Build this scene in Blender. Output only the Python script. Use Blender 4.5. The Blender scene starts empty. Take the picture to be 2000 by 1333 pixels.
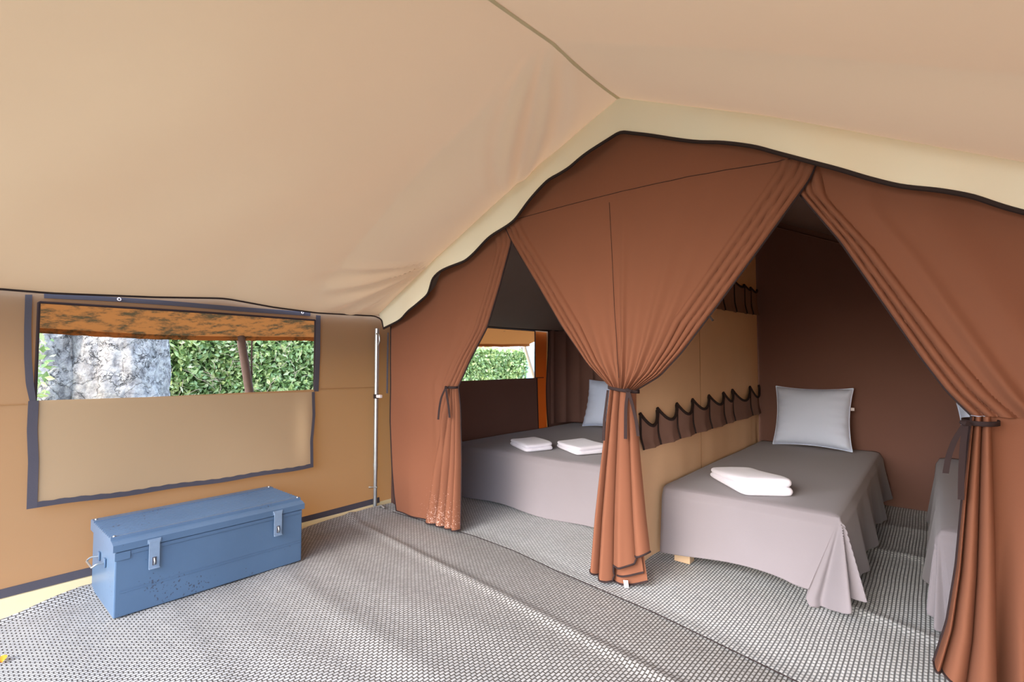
import bpy, math, random
import numpy as np
from mathutils import Vector, Matrix, noise as mnoise

S = bpy.context.scene
COL = S.collection
R = math.radians

# ------------------------------------------------------------------ camera
F_PX, HC = 970.0, 1.15
PITCH = math.atan(39 / F_PX)
AZ = math.atan(830 * math.cos(PITCH) / F_PX)
cam = bpy.data.cameras.new('camera')
cam.sensor_width = 36.0
cam.lens = 36.0 * F_PX / 2000.0
cam.clip_start = 0.02
camo = bpy.data.objects.new('camera', cam)
COL.objects.link(camo)
camo.location = (0, 0, HC)
camo.rotation_euler = (R(90) + PITCH, 0, AZ)
S.camera = camo

# ------------------------------------------------------------------ world / sun / exposure
S.view_settings.view_transform = 'Standard'
S.view_settings.look = 'None'
S.view_settings.gamma = 1.0
S.view_settings.use_curve_mapping = False
S.view_settings.exposure = 0.85
SKY_STRENGTH, SUN_STRENGTH = 2.05, 0.55
w = bpy.data.worlds.new('world')
S.world = w
w.use_nodes = True
nt = w.node_tree
nt.nodes.clear()
out = nt.nodes.new('ShaderNodeOutputWorld')
bg = nt.nodes.new('ShaderNodeBackground')
sky = nt.nodes.new('ShaderNodeTexSky')
sky.sky_type = 'NISHITA'
sky.sun_disc = False
sky.sun_elevation = R(31)
sky.sun_rotation = R(178)
sky.air_density = 1.0
sky.dust_density = 3.0
mx = nt.nodes.new('ShaderNodeMix')
mx.data_type = 'RGBA'
mx.inputs[0].default_value = 0.82
nt.links.new(sky.outputs[0], mx.inputs[6])
mx.inputs[7].default_value = (0.68, 0.94, 1.42, 1)
nt.links.new(mx.outputs[2], bg.inputs[0])
bg.inputs[1].default_value = SKY_STRENGTH
nt.links.new(bg.outputs[0], out.inputs[0])
sl = bpy.data.lights.new('sun', 'SUN')
sl.energy = SUN_STRENGTH
sl.angle = R(24)
sl.color = (0.74, 0.96, 1.34)
so = bpy.data.objects.new('sun', sl)
COL.objects.link(so)
so.rotation_euler = Vector((-0.03, 0.90, -0.54)).to_track_quat('-Z', 'Y').to_euler()
S.cycles.max_bounces = 10
S.cycles.diffuse_bounces = 7
S.cycles.glossy_bounces = 3
S.cycles.transmission_bounces = 8
S.cycles.caustics_reflective = False
S.cycles.sample_clamp_indirect = 6.0

# ------------------------------------------------------------------ helpers
FW = np.array([-math.sin(AZ) * math.cos(PITCH), math.cos(AZ) * math.cos(PITCH), math.sin(PITCH)])
RT = np.array([math.cos(AZ), math.sin(AZ), 0.0])
UP = np.cross(RT, FW)


def at(ax, v, x, y):
    """world point of a survey reading on the plane axis ax = v"""
    r = FW + RT * (x - 1000) / F_PX - UP * (y - 666.5) / F_PX
    o = np.array([0, 0, HC])
    return o + (v - o[ax]) / r[ax] * r


def lin(r, g, b):
    f = lambda c: (c / 255) / 12.92 if c / 255 <= 0.04045 else ((c / 255 + 0.055) / 1.055) ** 2.4
    return (f(r), f(g), f(b), 1)


def interp(x, xs, ys):
    return float(np.interp(x, xs, ys))


def sstep(a, b, x):
    t = min(1, max(0, (x - a) / (b - a)))
    return t * t * (3 - 2 * t)


def tag(o, label=None, cat=None, group=None, kind=None):
    if label: o['label'] = label
    if cat: o['category'] = cat
    if group: o['group'] = group
    if kind: o['kind'] = kind
    return o


def empty(name, loc=(0, 0, 0)):
    o = bpy.data.objects.new(name, None)
    COL.objects.link(o)
    o.location = loc
    o.empty_display_size = 0.1
    return o


def build(name, V, Fc, mat, parent=None, smooth=True, bevel=0):
    m = bpy.data.meshes.new(name)
    V = [tuple(float(c) for c in v) for v in V]
    if parent is not None:
        px, py, pz = parent_loc(parent)
        V = [(x - px, y - py, z - pz) for x, y, z in V]
    m.from_pydata(V, [], Fc)
    m.update()
    if smooth:
        m.polygons.foreach_set('use_smooth', [True] * len(m.polygons))
        m.set_sharp_from_angle(angle=R(55))
    m.materials.append(mat)
    o = bpy.data.objects.new(name, m)
    COL.objects.link(o)
    if parent is not None: o.parent = parent
    if bevel:
        b = o.modifiers.new('b', 'BEVEL')
        b.width = bevel
        b.segments = 2
        b.limit_method = 'ANGLE'
    return o


def parent_loc(p):
    v = Vector((0, 0, 0))
    while p is not None:
        v += p.location
        p = p.parent
    return v


def grid(nu, nv, fn):
    V = [fn(i / nu, j / nv) for j in range(nv + 1) for i in range(nu + 1)]
    Fc = [(j * (nu + 1) + i, j * (nu + 1) + i + 1, (j + 1) * (nu + 1) + i + 1, (j + 1) * (nu + 1) + i)
          for j in range(nv) for i in range(nu)]
    return V, Fc


def join(*parts):
    V, Fc = [], []
    for v, f in parts:
        n = len(V)
        V += list(v)
        Fc += [tuple(i + n for i in q) for q in f]
    return V, Fc


def box(x0, x1, y0, y1, z0, z1):
    V = [(x, y, z) for z in (z0, z1) for y in (y0, y1) for x in (x0, x1)]
    return V, [(0, 2, 3, 1), (4, 5, 7, 6), (0, 1, 5, 4), (2, 6, 7, 3), (0, 4, 6, 2), (1, 3, 7, 5)]


def tube(pts, r, n=8, cap=True):
    pts = [Vector([float(c) for c in p]) for p in pts]
    rs = r if isinstance(r, (list, tuple)) else [r] * len(pts)
    V, Fc = [], []
    prev = None
    for k, p in enumerate(pts):
        a = pts[max(0, k - 1)]
        b = pts[min(len(pts) - 1, k + 1)]
        t = (b - a)
        if t.length < 1e-9: t = Vector((0, 0, 1))
        t.normalize()
        if prev is None:
            u = t.orthogonal().normalized()
        else:
            u = prev - t * prev.dot(t)
            if u.length < 1e-6: u = t.orthogonal()
            u.normalize()
        prev = u
        v = t.cross(u)
        for i in range(n):
            a_ = 2 * math.pi * i / n
            V.append(tuple(p + (u * math.cos(a_) + v * math.sin(a_)) * rs[k]))
    for k in range(len(pts) - 1):
        for i in range(n):
            Fc.append((k * n + i, k * n + (i + 1) % n, (k + 1) * n + (i + 1) % n, (k + 1) * n + i))
    if cap:
        Fc.append(tuple(range(n - 1, -1, -1)))
        Fc.append(tuple((len(pts) - 1) * n + i for i in range(n)))
    return V, Fc


def resample(pts, n):
    pts = np.array(pts, float)
    d = np.r_[0, np.cumsum(np.linalg.norm(np.diff(pts, axis=0), axis=1))]
    t = np.linspace(0, d[-1], n)
    return np.stack([np.interp(t, d, pts[:, k]) for k in range(pts.shape[1])], 1)


def smooth_path(pts, n, it=3):
    q = resample(pts, n)
    for _ in range(it):
        q[1:-1] = 0.25 * q[:-2] + 0.5 * q[1:-1] + 0.25 * q[2:]
    return q


def band(A, B, thick, nrm):
    """a strip of cloth tape between polylines A and B with a real thickness"""
    A = np.array(A, float)
    B = np.array(B, float)
    nrm = np.array(nrm, float) * thick
    n = len(A)
    V = list(A) + list(B) + list(A + nrm) + list(B + nrm)
    Fc = []
    for i in range(n - 1):
        Fc += [(i, i + 1, n + i + 1, n + i), (2 * n + i, 3 * n + i, 3 * n + i + 1, 2 * n + i + 1),
               (i, 2 * n + i, 2 * n + i + 1, i + 1), (n + i, n + i + 1, 3 * n + i + 1, 3 * n + i)]
    Fc += [(0, n, 3 * n, 2 * n), (n - 1, 3 * n - 1, 4 * n - 1, 2 * n - 1)]
    return V, Fc


# ------------------------------------------------------------------ materials
def newmat(name):
    m = bpy.data.materials.new(name)
    m.use_nodes = True
    t = m.node_tree
    t.nodes.clear()
    o = t.nodes.new('ShaderNodeOutputMaterial')
    return m, t, o


def nd(t, typ, **kw):
    n = t.nodes.new(typ)
    for k, v in kw.items():
        if k.startswith('i_'):
            key = k[2:]
            n.inputs[int(key) if key.isdigit() else key].default_value = v
        else:
            setattr(n, k, v)
    return n


def weave_bump(t, scale, strength, dist=0.001):
    tc = nd(t, 'ShaderNodeTexCoord')
    n1 = nd(t, 'ShaderNodeTexNoise', i_Scale=scale, i_Detail=3.0)
    t.links.new(tc.outputs['Object'], n1.inputs['Vector'])
    b = nd(t, 'ShaderNodeBump', i_Strength=strength, i_Distance=dist)
    t.links.new(n1.outputs[0], b.inputs['Height'])
    return tc, n1, b


def cloth(name, col, trans=None, tfac=0.0, rough=0.9, var=0.06, scale=260, bump=0.25, sheen=0.0):
    m, t, o = newmat(name)
    tc, n1, b = weave_bump(t, scale, bump)
    n2 = nd(t, 'ShaderNodeTexNoise', i_Scale=4.0, i_Detail=4.0)
    t.links.new(tc.outputs['Object'], n2.inputs['Vector'])
    hs = nd(t, 'ShaderNodeHueSaturation', i_Color=col)
    mr = nd(t, 'ShaderNodeMapRange')
    mr.inputs[3].default_value = 1 - var
    mr.inputs[4].default_value = 1 + var
    t.links.new(n2.outputs[0], mr.inputs[0])
    t.links.new(mr.outputs[0], hs.inputs['Value'])
    p = nd(t, 'ShaderNodeBsdfPrincipled', i_Roughness=rough)
    p.inputs['Specular IOR Level'].default_value = 0.15
    p.inputs['Sheen Weight'].default_value = sheen
    t.links.new(hs.outputs[0], p.inputs['Base Color'])
    t.links.new(b.outputs[0], p.inputs['Normal'])
    if tfac > 0:
        tr = nd(t, 'ShaderNodeBsdfTranslucent', i_Color=trans)
        t.links.new(b.outputs[0], tr.inputs['Normal'])
        mi = nd(t, 'ShaderNodeMixShader', i_0=tfac)
        t.links.new(p.outputs[0], mi.inputs[1])
        t.links.new(tr.outputs[0], mi.inputs[2])
        t.links.new(mi.outputs[0], o.inputs[0])
    else:
        t.links.new(p.outputs[0], o.inputs[0])
    return m


def plain(name, col, rough=0.5, metal=0.0, spec=0.5, bump=0.0, bscale=60, var=0.0):
    m, t, o = newmat(name)
    p = nd(t, 'ShaderNodeBsdfPrincipled', i_Roughness=rough, i_Metallic=metal)
    p.inputs['Base Color'].default_value = col
    p.inputs['Specular IOR Level'].default_value = spec
    if bump or var:
        tc, n1, b = weave_bump(t, bscale, bump or 0.01, 0.002)
        if bump: t.links.new(b.outputs[0], p.inputs['Normal'])
        if var:
            hs = nd(t, 'ShaderNodeHueSaturation', i_Color=col)
            mr = nd(t, 'ShaderNodeMapRange')
            mr.inputs[3].default_value = 1 - var
            mr.inputs[4].default_value = 1 + var
            t.links.new(n1.outputs[0], mr.inputs[0])
            t.links.new(mr.outputs[0], hs.inputs['Value'])
            t.links.new(hs.outputs[0], p.inputs['Base Color'])
    t.links.new(p.outputs[0], o.inputs[0])
    return m


M = {}
M['roof'] = cloth('roof_canvas', lin(210, 180, 146), lin(220, 180, 140), 0.08, var=0.02, bump=0.12)
M['valance'] = cloth('valance_canvas', lin(238, 232, 208), lin(225, 208, 170), 0.10, var=0.02, bump=0.15)
M['wall'] = cloth('wall_canvas', lin(132, 112, 88), lin(238, 150, 70), 0.20, var=0.03, bump=0.15)
M['flap'] = cloth('flap_canvas', lin(164, 138, 106), lin(220, 150, 80), 0.05, var=0.03, bump=0.15)
M['orange'] = cloth('backlit_canvas', lin(236, 140, 64), lin(255, 150, 60), 0.5, var=0.03)  # outer wall canvas with the light shining through put into its colour
M['curtain'] = cloth('curtain_cloth', lin(122, 79, 59), lin(140, 70, 40), 0.04, var=0.04, bump=0.2)
M['inner'] = cloth('inner_tent_cloth', lin(120, 88, 78), None, 0, var=0.05, bump=0.2)
M['innerdark'] = cloth('inner_tent_ceiling_cloth', lin(136, 120, 112), None, 0, var=0.05, bump=0.2)
M['partition'] = cloth('partition_cloth', lin(224, 188, 150), lin(200, 150, 90), 0.08, var=0.05, bump=0.2)
M['pocket'] = cloth('pocket_cloth', lin(124, 96, 84), None, 0, var=0.06)
M['spread'] = cloth('bedspread_cloth', lin(130, 124, 128), None, 0, var=0.04, scale=340, bump=0.35, sheen=0.15)
M['white'] = cloth('pillow_cotton', lin(214, 228, 252), None, 0, var=0.02, scale=180, bump=0.2)
M['terry'] = cloth('terry_towel', lin(224, 222, 232), None, 0, var=0.02, scale=420, bump=0.9, sheen=0.3)
M['binding'] = cloth('binding_tape', lin(50, 39, 39), None, 0, var=0.1)
M['velcro'] = cloth('hook_tape', lin(74, 70, 76), None, 0, var=0.15, scale=120, bump=0.6)
M['piping'] = plain('dark_piping', lin(46, 36, 34), 0.8, spec=0.2)
M['elastic'] = plain('dark_elastic', lin(44, 33, 30), 0.8, spec=0.2)
M['skirt'] = cloth('mud_skirt', lin(206, 190, 154), lin(230, 210, 150), 0.2, var=0.03)
M['seam'] = plain('seam_thread', lin(150, 112, 76), 0.9, spec=0.1)
M['ridge'] = plain('ridge_tape', lin(206, 192, 156), 0.9, spec=0.1)
M['galv'] = plain('galvanised_steel', lin(178, 182, 182), 0.34, 0.85, var=0.12, bscale=30)
M['plastic'] = plain('white_plastic', lin(222, 214, 214), 0.5)
M['wood'] = plain('pale_wood', lin(196, 168, 136), 0.7, spec=0.2, var=0.12, bscale=14)
M['polewood'] = plain('weathered_pole', lin(104, 84, 74), 0.8, spec=0.2, bump=0.4, bscale=40, var=0.15)
M['palepole'] = plain('pale_pole', lin(214, 198, 176), 0.7, spec=0.2, var=0.1)
M['soil'] = plain('garden_ground', lin(104, 104, 88), 0.95, spec=0.1, bump=0.6, bscale=8, var=0.25)
M['pinkwall'] = plain('pale_plaster', lin(236, 208, 196), 0.9, spec=0.1)
M['tile'] = plain('roof_tile', lin(196, 130, 104), 0.9, spec=0.1)
M['bluecloth'] = cloth('pale_blue_sheet', lin(190, 218, 236), lin(190, 220, 240), 0.2)
M['leafdead'] = plain('dead_leaf', lin(206, 130, 40), 0.8, spec=0.2)
M['twig'] = plain('dry_twig', lin(170, 152, 128), 0.9, spec=0.1)
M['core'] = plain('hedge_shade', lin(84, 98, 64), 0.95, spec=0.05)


def mk_dusty():
    m = M['curtain'].copy()
    m.name = 'curtain_cloth_muddy'
    t = m.node_tree
    p = [n for n in t.nodes if n.type == 'BSDF_PRINCIPLED'][0]
    src = p.inputs['Base Color'].links[0].from_socket
    ge = nd(t, 'ShaderNodeNewGeometry')
    # splashes of dried mud around one patch of the hem
    d = nd(t, 'ShaderNodeVectorMath', operation='DISTANCE')
    d.inputs[1].default_value = (-2.60, 2.26, 0.03)
    t.links.new(ge.outputs['Position'], d.inputs[0])
    mr = nd(t, 'ShaderNodeMapRange')
    mr.inputs[1].default_value = 0.03
    mr.inputs[2].default_value = 0.55
    mr.inputs[3].default_value = 0.55
    mr.inputs[4].default_value = 0.95
    t.links.new(d.outputs['Value'], mr.inputs[0])
    nz = nd(t, 'ShaderNodeTexNoise', i_Scale=120.0, i_Detail=2.0)
    t.links.new(ge.outputs['Position'], nz.inputs['Vector'])
    gt = nd(t, 'ShaderNodeMath', operation='GREATER_THAN')
    t.links.new(nz.outputs[0], gt.inputs[0])
    t.links.new(mr.outputs[0], gt.inputs[1])
    mu = nd(t, 'ShaderNodeMath', operation='MULTIPLY', i_1=0.5)
    t.links.new(gt.outputs[0], mu.inputs[0])
    mix = nd(t, 'ShaderNodeMix', data_type='RGBA')
    t.links.new(mu.outputs[0], mix.inputs[0])
    t.links.new(src, mix.inputs[6])
    mix.inputs[7].default_value = lin(226, 196, 184)
    t.links.new(mix.outputs[2], p.inputs['Base Color'])
    return m


M['curtain_muddy'] = mk_dusty()


def mk_mat(name, c_light, c_dark, c_tint):
    """plaited plastic mat: short straws in staggered columns"""
    m, t, o = newmat(name)
    tc = nd(t, 'ShaderNodeTexCoord')
    mp = nd(t, 'ShaderNodeMapping')
    mp.inputs['Rotation'].default_value = (0, 0, R(90))
    nzw = nd(t, 'ShaderNodeTexNoise', i_Scale=2.0, i_Detail=2.0)
    t.links.new(tc.outputs['Object'], nzw.inputs['Vector'])
    wob = nd(t, 'ShaderNodeVectorMath', operation='MULTIPLY_ADD')
    wob.inputs[1].default_value = (0.012, 0.012, 0)
    t.links.new(nzw.outputs['Color'], wob.inputs[0])
    t.links.new(tc.outputs['Object'], wob.inputs[2])
    t.links.new(wob.outputs[0], mp.inputs['Vector'])
    br = nd(t, 'ShaderNodeTexBrick', offset=0.5, i_Scale=1.0)
    br.inputs['Mortar Size'].default_value = 0.0036
    br.inputs['Mortar Smooth'].default_value = 0.7
    br.inputs['Brick Width'].default_value = 0.024
    br.inputs['Row Height'].default_value = 0.0155
    br.inputs['Color1'].default_value = c_light
    br.inputs['Color2'].default_value = c_tint
    br.inputs['Mortar'].default_value = c_dark
    t.links.new(mp.outputs[0], br.inputs['Vector'])
    # paler and darker bands that the plaiting leaves across the mat
    sp = nd(t, 'ShaderNodeSeparateXYZ')
    t.links.new(wob.outputs[0], sp.inputs[0])
    cb = nd(t, 'ShaderNodeCombineXYZ')
    t.links.new(sp.outputs[1], cb.inputs[0])
    n2 = nd(t, 'ShaderNodeTexNoise', i_Scale=5.0, i_Detail=3.0)
    t.links.new(cb.outputs[0], n2.inputs['Vector'])
    n3 = nd(t, 'ShaderNodeTexNoise', i_Scale=1.6, i_Detail=5.0)
    t.links.new(tc.outputs['Object'], n3.inputs['Vector'])
    ad = nd(t, 'ShaderNodeMath', operation='ADD')
    t.links.new(n2.outputs[0], ad.inputs[0])
    t.links.new(n3.outputs[0], ad.inputs[1])
    mr = nd(t, 'ShaderNodeMapRange')
    mr.inputs[1].default_value = 0.6
    mr.inputs[2].default_value = 1.4
    mr.inputs[3].default_value = 0.90
    mr.inputs[4].default_value = 1.08
    t.links.new(ad.outputs[0], mr.inputs[0])
    hs = nd(t, 'ShaderNodeHueSaturation')
    t.links.new(br.outputs['Color'], hs.inputs['Color'])
    t.links.new(mr.outputs[0], hs.inputs['Value'])
    b = nd(t, 'ShaderNodeBump', i_Strength=0.8, i_Distance=0.004, invert=True)
    t.links.new(br.outputs['Fac'], b.inputs['Height'])
    p = nd(t, 'ShaderNodeBsdfPrincipled', i_Roughness=0.55)
    p.inputs['Specular IOR Level'].default_value = 0.3
    t.links.new(hs.outputs[0], p.inputs['Base Color'])
    t.links.new(b.outputs[0], p.inputs['Normal'])
    t.links.new(p.outputs[0], o.inputs[0])
    return m


M['mat'] = mk_mat('plaited_mat', lin(174, 174, 172), lin(84, 82, 78), lin(158, 158, 156))
M['mat2'] = mk_mat('plaited_mat_brightened', lin(214, 218, 218), lin(108, 112, 113), lin(198, 202, 202))  # same plaiting, colour lightened to make up for weak light in the bedrooms


def mk_chest():
    m, t, o = newmat('chest_paint')
    tc = nd(t, 'ShaderNodeTexCoord')
    n = nd(t, 'ShaderNodeTexNoise', i_Scale=3.0, i_Detail=6.0)
    t.links.new(tc.outputs['Object'], n.inputs['Vector'])
    sp = nd(t, 'ShaderNodeTexNoise', i_Scale=95.0, i_Detail=1.0)
    t.links.new(tc.outputs['Object'], sp.inputs['Vector'])
    cl = nd(t, 'ShaderNodeTexNoise', i_Scale=5.0, i_Detail=1.0)
    t.links.new(tc.outputs['Object'], cl.inputs['Vector'])
    mu = nd(t, 'ShaderNodeMath', operation='MULTIPLY')
    t.links.new(sp.outputs[0], mu.inputs[0])
    t.links.new(cl.outputs[0], mu.inputs[1])
    r2 = nd(t, 'ShaderNodeValToRGB')
    r2.color_ramp.elements[0].position = 0.42
    r2.color_ramp.elements[1].position = 0.44
    t.links.new(mu.outputs[0], r2.inputs[0])
    r1 = nd(t, 'ShaderNodeValToRGB')
    r1.color_ramp.elements[0].position = 0.3
    r1.color_ramp.elements[0].color = lin(70, 92, 116)
    r1.color_ramp.elements[1].position = 0.7
    r1.color_ramp.elements[1].color = lin(78, 101, 126)
    t.links.new(n.outputs[0], r1.inputs[0])
    mi = nd(t, 'ShaderNodeMix', data_type='RGBA')
    t.links.new(r2.outputs[0], mi.inputs[0])
    t.links.new(r1.outputs[0], mi.inputs[6])
    mi.inputs[7].default_value = lin(58, 66, 80)
    p = nd(t, 'ShaderNodeBsdfPrincipled', i_Roughness=0.36)
    p.inputs['Specular IOR Level'].default_value = 0.45
    t.links.new(mi.outputs[2], p.inputs['Base Color'])
    b = nd(t, 'ShaderNodeBump', i_Strength=0.12, i_Distance=0.01)
    t.links.new(n.outputs[0], b.inputs['Height'])
    t.links.new(b.outputs[0], p.inputs['Normal'])
    t.links.new(p.outputs[0], o.inputs[0])
    return m


M['chest'] = mk_chest()
M['hasp'] = plain('worn_hasp_paint', lin(122, 140, 160), 0.4, 0.2, var=0.15, bscale=60)


def mk_fly():
    m, t, o = newmat('stained_fly_canvas')
    tc = nd(t, 'ShaderNodeTexCoord')
    mp = nd(t, 'ShaderNodeMapping')
    mp.inputs['Scale'].default_value = (4, 2.6, 4)
    t.links.new(tc.outputs['Object'], mp.inputs[0])
    n = nd(t, 'ShaderNodeTexNoise', i_Scale=3.2, i_Detail=9.0, i_Roughness=0.7)
    t.links.new(mp.outputs[0], n.inputs['Vector'])
    # mould grows only over the older length of the fly
    sp = nd(t, 'ShaderNodeSeparateXYZ')
    t.links.new(tc.outputs['Object'], sp.inputs[0])
    mr = nd(t, 'ShaderNodeMapRange')
    mr.inputs[1].default_value = 1.4
    mr.inputs[2].default_value = 2.6
    mr.inputs[3].default_value = 0.0
    mr.inputs[4].default_value = 0.16
    t.links.new(sp.outputs[1], mr.inputs[0])
    sb = nd(t, 'ShaderNodeMath', operation='SUBTRACT')
    t.links.new(n.outputs[0], sb.inputs[0])
    t.links.new(mr.outputs[0], sb.inputs[1])
    r = nd(t, 'ShaderNodeValToRGB')
    r.color_ramp.elements[0].position = 0.47
    r.color_ramp.elements[1].position = 0.60
    t.links.new(sb.outputs[0], r.inputs[0])
    mi = nd(t, 'ShaderNodeMix', data_type='RGBA')
    t.links.new(r.outputs[0], mi.inputs[0])
    mi.inputs[6].default_value = lin(180, 116, 62)
    mi.inputs[7].default_value = lin(92, 76, 52)
    d = nd(t, 'ShaderNodeBsdfDiffuse')
    tr = nd(t, 'ShaderNodeBsdfTranslucent')
    t.links.new(mi.outputs[2], d.inputs[0])
    t.links.new(mi.outputs[2], tr.inputs[0])
    ms = nd(t, 'ShaderNodeMixShader', i_0=0.15)
    t.links.new(d.outputs[0], ms.inputs[1])
    t.links.new(tr.outputs[0], ms.inputs[2])
    t.links.new(ms.outputs[0], o.inputs[0])
    return m


M['fly'] = mk_fly()


def mk_bark():
    m, t, o = newmat('plane_tree_bark')
    tc = nd(t, 'ShaderNodeTexCoord')
    n0 = nd(t, 'ShaderNodeTexNoise', i_Scale=6.0, i_Detail=5.0)
    t.links.new(tc.outputs['Object'], n0.inputs['Vector'])
    ma = nd(t, 'ShaderNodeVectorMath', operation='MULTIPLY_ADD')
    ma.inputs[1].default_value = (0.35, 0.35, 0.35)
    t.links.new(n0.outputs['Color'], ma.inputs[0])
    t.links.new(tc.outputs['Object'], ma.inputs[2])
    vo = nd(t, 'ShaderNodeTexVoronoi', feature='F1', i_Scale=5.0)
    t.links.new(ma.outputs[0], vo.inputs['Vector'])
    ve = nd(t, 'ShaderNodeTexVoronoi', feature='DISTANCE_TO_EDGE', i_Scale=5.0)
    t.links.new(ma.outputs[0], ve.inputs['Vector'])
    n = nd(t, 'ShaderNodeTexNoise', i_Scale=16.0, i_Detail=8.0, i_Roughness=0.7)
    t.links.new(tc.outputs['Object'], n.inputs['Vector'])
    r = nd(t, 'ShaderNodeValToRGB')
    e = r.color_ramp.elements
    e[0].position = 0.34
    e[0].color = lin(116, 110, 106)
    e[1].position = 0.66
    e[1].color = lin(198, 190, 176)
    k = e.new(0.5)
    k.color = lin(164, 158, 150)
    t.links.new(n.outputs[0], r.inputs[0])
    # dark fissures between the plates
    nc = nd(t, 'ShaderNodeTexNoise', i_Scale=7.0, i_Detail=6.0, i_Roughness=0.65, i_Distortion=0.6)
    t.links.new(tc.outputs['Object'], nc.inputs['Vector'])
    sb = nd(t, 'ShaderNodeMath', operation='SUBTRACT', i_1=0.5)
    t.links.new(nc.outputs[0], sb.inputs[0])
    ab = nd(t, 'ShaderNodeMath', operation='ABSOLUTE')
    t.links.new(sb.outputs[0], ab.inputs[0])
    cm_ = nd(t, 'ShaderNodeMapRange')
    cm_.inputs[1].default_value = 0.004
    cm_.inputs[2].default_value = 0.022
    t.links.new(ab.outputs[0], cm_.inputs[0])
    ng = nd(t, 'ShaderNodeTexNoise', i_Scale=5.0, i_Detail=1.0)
    t.links.new(tc.outputs['Object'], ng.inputs['Vector'])
    gg = nd(t, 'ShaderNodeMapRange')
    gg.inputs[1].default_value = 0.60
    gg.inputs[2].default_value = 0.48
    t.links.new(ng.outputs[0], gg.inputs[0])
    mxx = nd(t, 'ShaderNodeMath', operation='MAXIMUM')
    t.links.new(cm_.outputs[0], mxx.inputs[0])
    t.links.new(gg.outputs[0], mxx.inputs[1])
    dk = nd(t, 'ShaderNodeMix', data_type='RGBA')
    t.links.new(mxx.outputs[0], dk.inputs[0])
    dk.inputs[6].default_value = lin(58, 54, 52)
    t.links.new(r.outputs[0], dk.inputs[7])
    hs = nd(t, 'ShaderNodeHueSaturation')
    t.links.new(dk.outputs[2], hs.inputs['Color'])
    sv = nd(t, 'ShaderNodeSeparateColor')
    t.links.new(vo.outputs['Color'], sv.inputs[0])
    mr = nd(t, 'ShaderNodeMapRange')
    mr.inputs[3].default_value = 0.78
    mr.inputs[4].default_value = 1.1
    t.links.new(sv.outputs[0], mr.inputs[0])
    t.links.new(mr.outputs[0], hs.inputs['Value'])
    b = nd(t, 'ShaderNodeBump', i_Strength=0.9, i_Distance=0.03)
    cr = nd(t, 'ShaderNodeMapRange')
    cr.inputs[2].default_value = 0.02
    t.links.new(ve.outputs['Distance'], cr.inputs[0])
    ad = nd(t, 'ShaderNodeMath', operation='ADD')
    t.links.new(cr.outputs[0], ad.inputs[0])
    t.links.new(n.outputs[0], ad.inputs[1])
    t.links.new(ad.outputs[0], b.inputs['Height'])
    p = nd(t, 'ShaderNodeBsdfPrincipled', i_Roughness=0.95)
    p.inputs['Specular IOR Level'].default_value = 0.1
    t.links.new(hs.outputs[0], p.inputs['Base Color'])
    t.links.new(b.outputs[0], p.inputs['Normal'])
    t.links.new(p.outputs[0], o.inputs[0])
    return m


M['bark'] = mk_bark()


def mk_leaf():
    m, t, o = newmat('hedge_leaf')
    g = nd(t, 'ShaderNodeNewGeometry')
    r = nd(t, 'ShaderNodeValToRGB')
    e = r.color_ramp.elements
    e[0].color = lin(104, 128, 66)
    e[1].color = lin(226, 224, 176)
    for pos, c in ((0.25, lin(138, 164, 96)), (0.55, lin(174, 196, 134)), (0.8, lin(196, 208, 130))):
        k = e.new(pos)
        k.color = c
    t.links.new(g.outputs['Random Per Island'], r.inputs[0])
    p = nd(t, 'ShaderNodeBsdfPrincipled', i_Roughness=0.45)
    t.links.new(r.outputs[0], p.inputs['Base Color'])
    tr = nd(t, 'ShaderNodeBsdfTranslucent')
    t.links.new(r.outputs[0], tr.inputs[0])
    ms = nd(t, 'ShaderNodeMixShader', i_0=0.3)
    t.links.new(p.outputs[0], ms.inputs[1])
    t.links.new(tr.outputs[0], ms.inputs[2])
    t.links.new(ms.outputs[0], o.inputs[0])
    return m


M['leaf'] = mk_leaf()

# ------------------------------------------------------------------ the tent shell
XL, XR, XRIDGE = -3.33, 0.90, -1.20
YF, YV, YC, YB = -0.15, 2.25, 2.306, 4.89      # open front, valance, curtains, back of bedrooms

PX = [-3.30, -2.597, -1.903, -1.20, -0.512, 0.146, 0.90]
PZ = [1.500, 1.875, 2.205, 2.500, 2.178, 1.832, 1.44]


def eave_z(y):
    return interp(y, [-1.7, 0.2, 0.38, 0.8, 1.156, 1.45, 1.75, 2.25, 5], [1.49, 1.487, 1.486, 1.508, 1.536, 1.505, 1.49, 1.502, 1.50])


def ridge_dz(y):
    if y < 1.67:
        return -0.055 * max(-0.3, 1 - ((y - 0.35) / 1.32) ** 2)
    if y < 2.3:
        return -0.012 * (1 - ((y - 1.985) / 0.315) ** 2)
    return 0.0


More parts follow.
